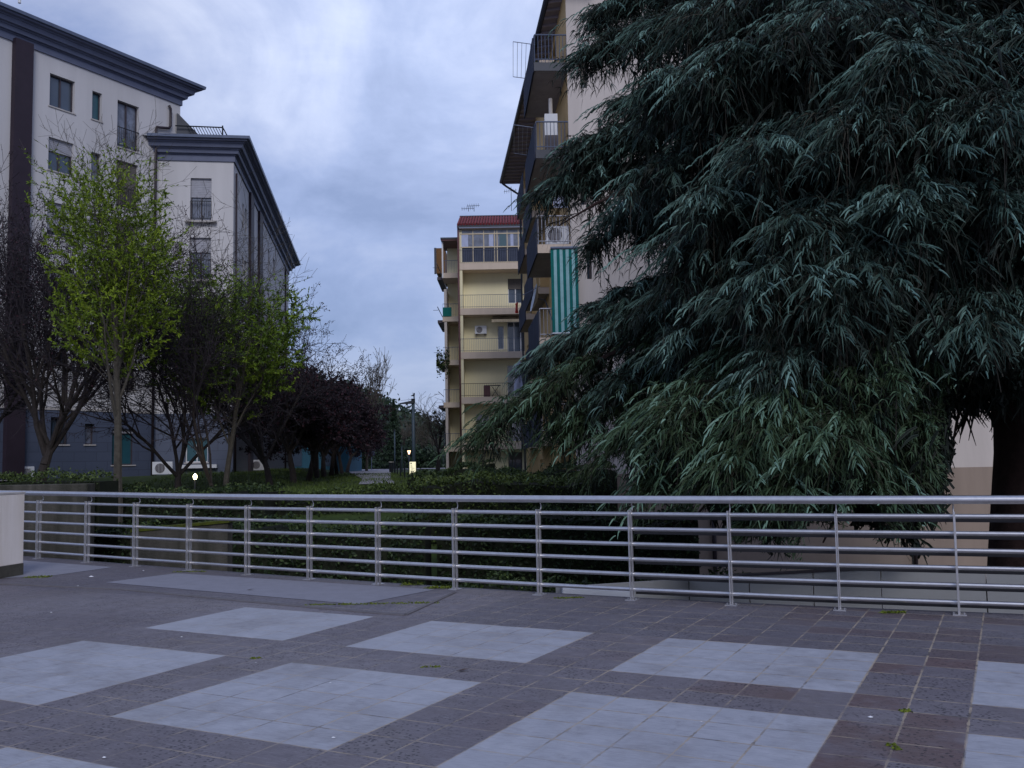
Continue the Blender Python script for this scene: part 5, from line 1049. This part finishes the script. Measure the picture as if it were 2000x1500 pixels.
def trim(q, t):
    c = q.mean(1); wv = .25 * np.sin(c[:, 0] * 3.1) + .15 * np.sin(c[:, 0] * 9.7) + rr_.normal(size=len(c)) * .08; r_ = c[:, 0] / c[:, 1]
    bad = (r_ > .452 + .02 * wv) & (c[:, 2] < 2.55 + wv * .8) | (c[:, 2] < .62 + 1.3 * wv) & (r_ > .13) & (c[:, 1] < 15.5) | (c[:, 2] < .9 + wv) & (c[:, 1] >= 15.5)
    return q[~bad], t[~bad]
for S2 in (SH, TW, IN):
    for j in range(0, len(S2), 2):
        q, t = trim(np.concatenate(S2[j]), np.concatenate(S2[j + 1])); S2[j], S2[j + 1] = [q], [t]
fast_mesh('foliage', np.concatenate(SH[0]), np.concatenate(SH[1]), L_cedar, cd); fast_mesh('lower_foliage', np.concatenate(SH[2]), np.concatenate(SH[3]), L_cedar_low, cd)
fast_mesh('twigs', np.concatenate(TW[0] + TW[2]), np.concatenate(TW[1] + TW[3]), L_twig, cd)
n = 52000; r2 = np.random.default_rng(5); a = r2.random(n) * 6.283; z = .2 + r2.random(n) * 15; rad = (.5 + 5.4 * np.sqrt(r2.random(n))) * (1 - .02 * z); P = np.stack([TX + rad * np.cos(a), TY + .5 + rad * .6 * np.sin(a), z + 1.2], 1)
P = P[~((P[:, 2] < 2.6) & (P[:, 0] > 6.6))]; P = P[P[:, 1] > 13.6]; n = len(P)
q, k = ribbons(P, nrm(r2.normal(size=(n, 3)) * [.8, .8, .3] + [0, 0, -.3]), .3 + .5 * r2.random(n), np.full(n, .055), np.full(n, .7), 3, True, np.array([.8, 1, .8, .2]), r2); fast_mesh('inner_foliage', np.concatenate(IN[0] + [q]), np.concatenate(IN[1] + [np.repeat(r2.random(n) * .2, k)]), L_cedar, cd)  # dark end of the tint paints the shade inside the crown
print('cedar faces', sum(len(x) for x in SH[0] + SH[2] + TW[0] + TW[2] + IN[0]))

# ------------------------------------------------------------------ weeds and litter on the plaza
def weed(px, py, w, hgt, n, label, seed, depth=.12, flat=False):
    c = gz(px, py); r2 = np.random.default_rng(seed); o = empty('weed', tuple(c)); tag(o, label, 'weed', 'weeds growing from the paving joints')
    b = np.stack([c[0] + (r2.random(n) - .5) * w, c[1] + (r2.random(n) - .5) * depth - (0), np.full(n, .004)], 1); d = nrm(r2.normal(size=(n, 3)) * [.7, .7, .2] + [0, 0, .35 if flat else .9])
    q, k = ribbons(b, d, hgt * (.5 + .8 * r2.random(n)), np.full(n, .012), .5 + .5 * r2.random(n), 3, False, np.array([.7, 1, .7, .1]), r2); fast_mesh('blades', q, np.repeat(r2.random(n), k), L_weed, o)
weed(75, 1127, .35, .035, 260, 'moss like weed cushion at the foot of the white parapet', 1, .2, True)
weed(1745, 1197, .22, .05, 120, 'bright green rosette beside the railing between the two largest post gaps', 2, .08)
weed(1112, 1168, .32, .03, 150, 'flat weed patch at the end of the metal clad parapet', 3, .08, True)
weed(800, 1143, .25, .10, 60, 'upright grass tuft growing in the gap under the lowest rail', 4, .06)
weed(857, 1149, .28, .09, 120, 'dense grass clump at the foot of the post left of the middle', 5, .08)
weed(760, 1179, 1.1, .03, 330, 'long band of weeds along the joint below the pale slab', 6, .10, True)
weed(640, 1181, .5, .025, 140, 'thin weed line at the end of the expansion joint', 7, .05, True)
weed(498, 1286, .08, .025, 50, 'single small weed on the crossing of dark bands', 8, .05, True)
weed(840, 1303, .14, .02, 50, 'tiny pair of weeds before the middle pale square', 9, .04, True)
weed(370, 1117, .5, .04, 140, 'weed fringe below the fourth post from the parapet', 10, .06, True)
weed(1769, 1389, .06, .03, 40, 'small weed in the long joint between the right pale squares', 11, .05, True)
weed(1747, 1460, .04, .025, 40, 'tiny sprouts low in the long joint near the camera', 12, .12, True)
for i, (px, py, w, lab) in enumerate([(178, 1127, .14, 'white scrap of paper on the dark strip near the parapet'), (280, 1115, .07, 'small white scrap near the third railing post'), (152, 1145, .05, 'white speck of paper on the expansion joint'), (100, 1197, .06, 'white scrap lying on the plain left paving'), (355, 1245, .05, 'yellowish scrap between the upper and left pale squares'), (645, 1335, .04, 'pale crumb near the top of the large pale square'), (651, 1442, .05, 'bright white crumb on the near corner of the large pale square'), (203, 1481, .06, 'white crumb low on the dark band'), (500, 1295, .03, 'white dot beside the single weed'), (1370, 1411, .03, 'white crumb on the nearest pale square'), (1700, 1402, .07, 'grey crumpled scrap on the brown tiles')]):
    c = gz(px, py); rr = random.Random(i); w = w * .62; mb = MB(); k = 7; ring = [(c[0] + w * .5 * math.cos(a) * rr.uniform(.5, 1), c[1] + w * .35 * math.sin(a) * rr.uniform(.5, 1)) for a in np.linspace(0, 6.28, k, endpoint=False)]
    for j in range(k): p, q = ring[j], ring[(j + 1) % k]; mb.poly([(c[0], c[1], .004 + w * .18), (*p, .005), (*q, .005)])
    o = mb.build('paper_scrap', 'litter', None, origin=(c[0], c[1], 0)); tag(o, lab, 'litter', 'litter on the paving')
for i, (px, py, w, lab) in enumerate([(489, 1153, .05, 'dark dead leaf on the pale slab'), (527, 1129, .03, 'dark speck of leaf near the upper edge of the pale slab'), (904, 1311, .05, 'small dark leaf before the middle pale square')]):
    c = gz(px, py); mb = MB(); mb.poly([(c[0] - w, c[1], .006), (c[0], c[1] - w * .5, .012), (c[0] + w, c[1], .02), (c[0], c[1] + w * .5, .012)]); o = mb.build('dead_leaf', 'petals', None, origin=(c[0], c[1], 0)); tag(o, lab, 'leaf', 'dead leaves on the paving')
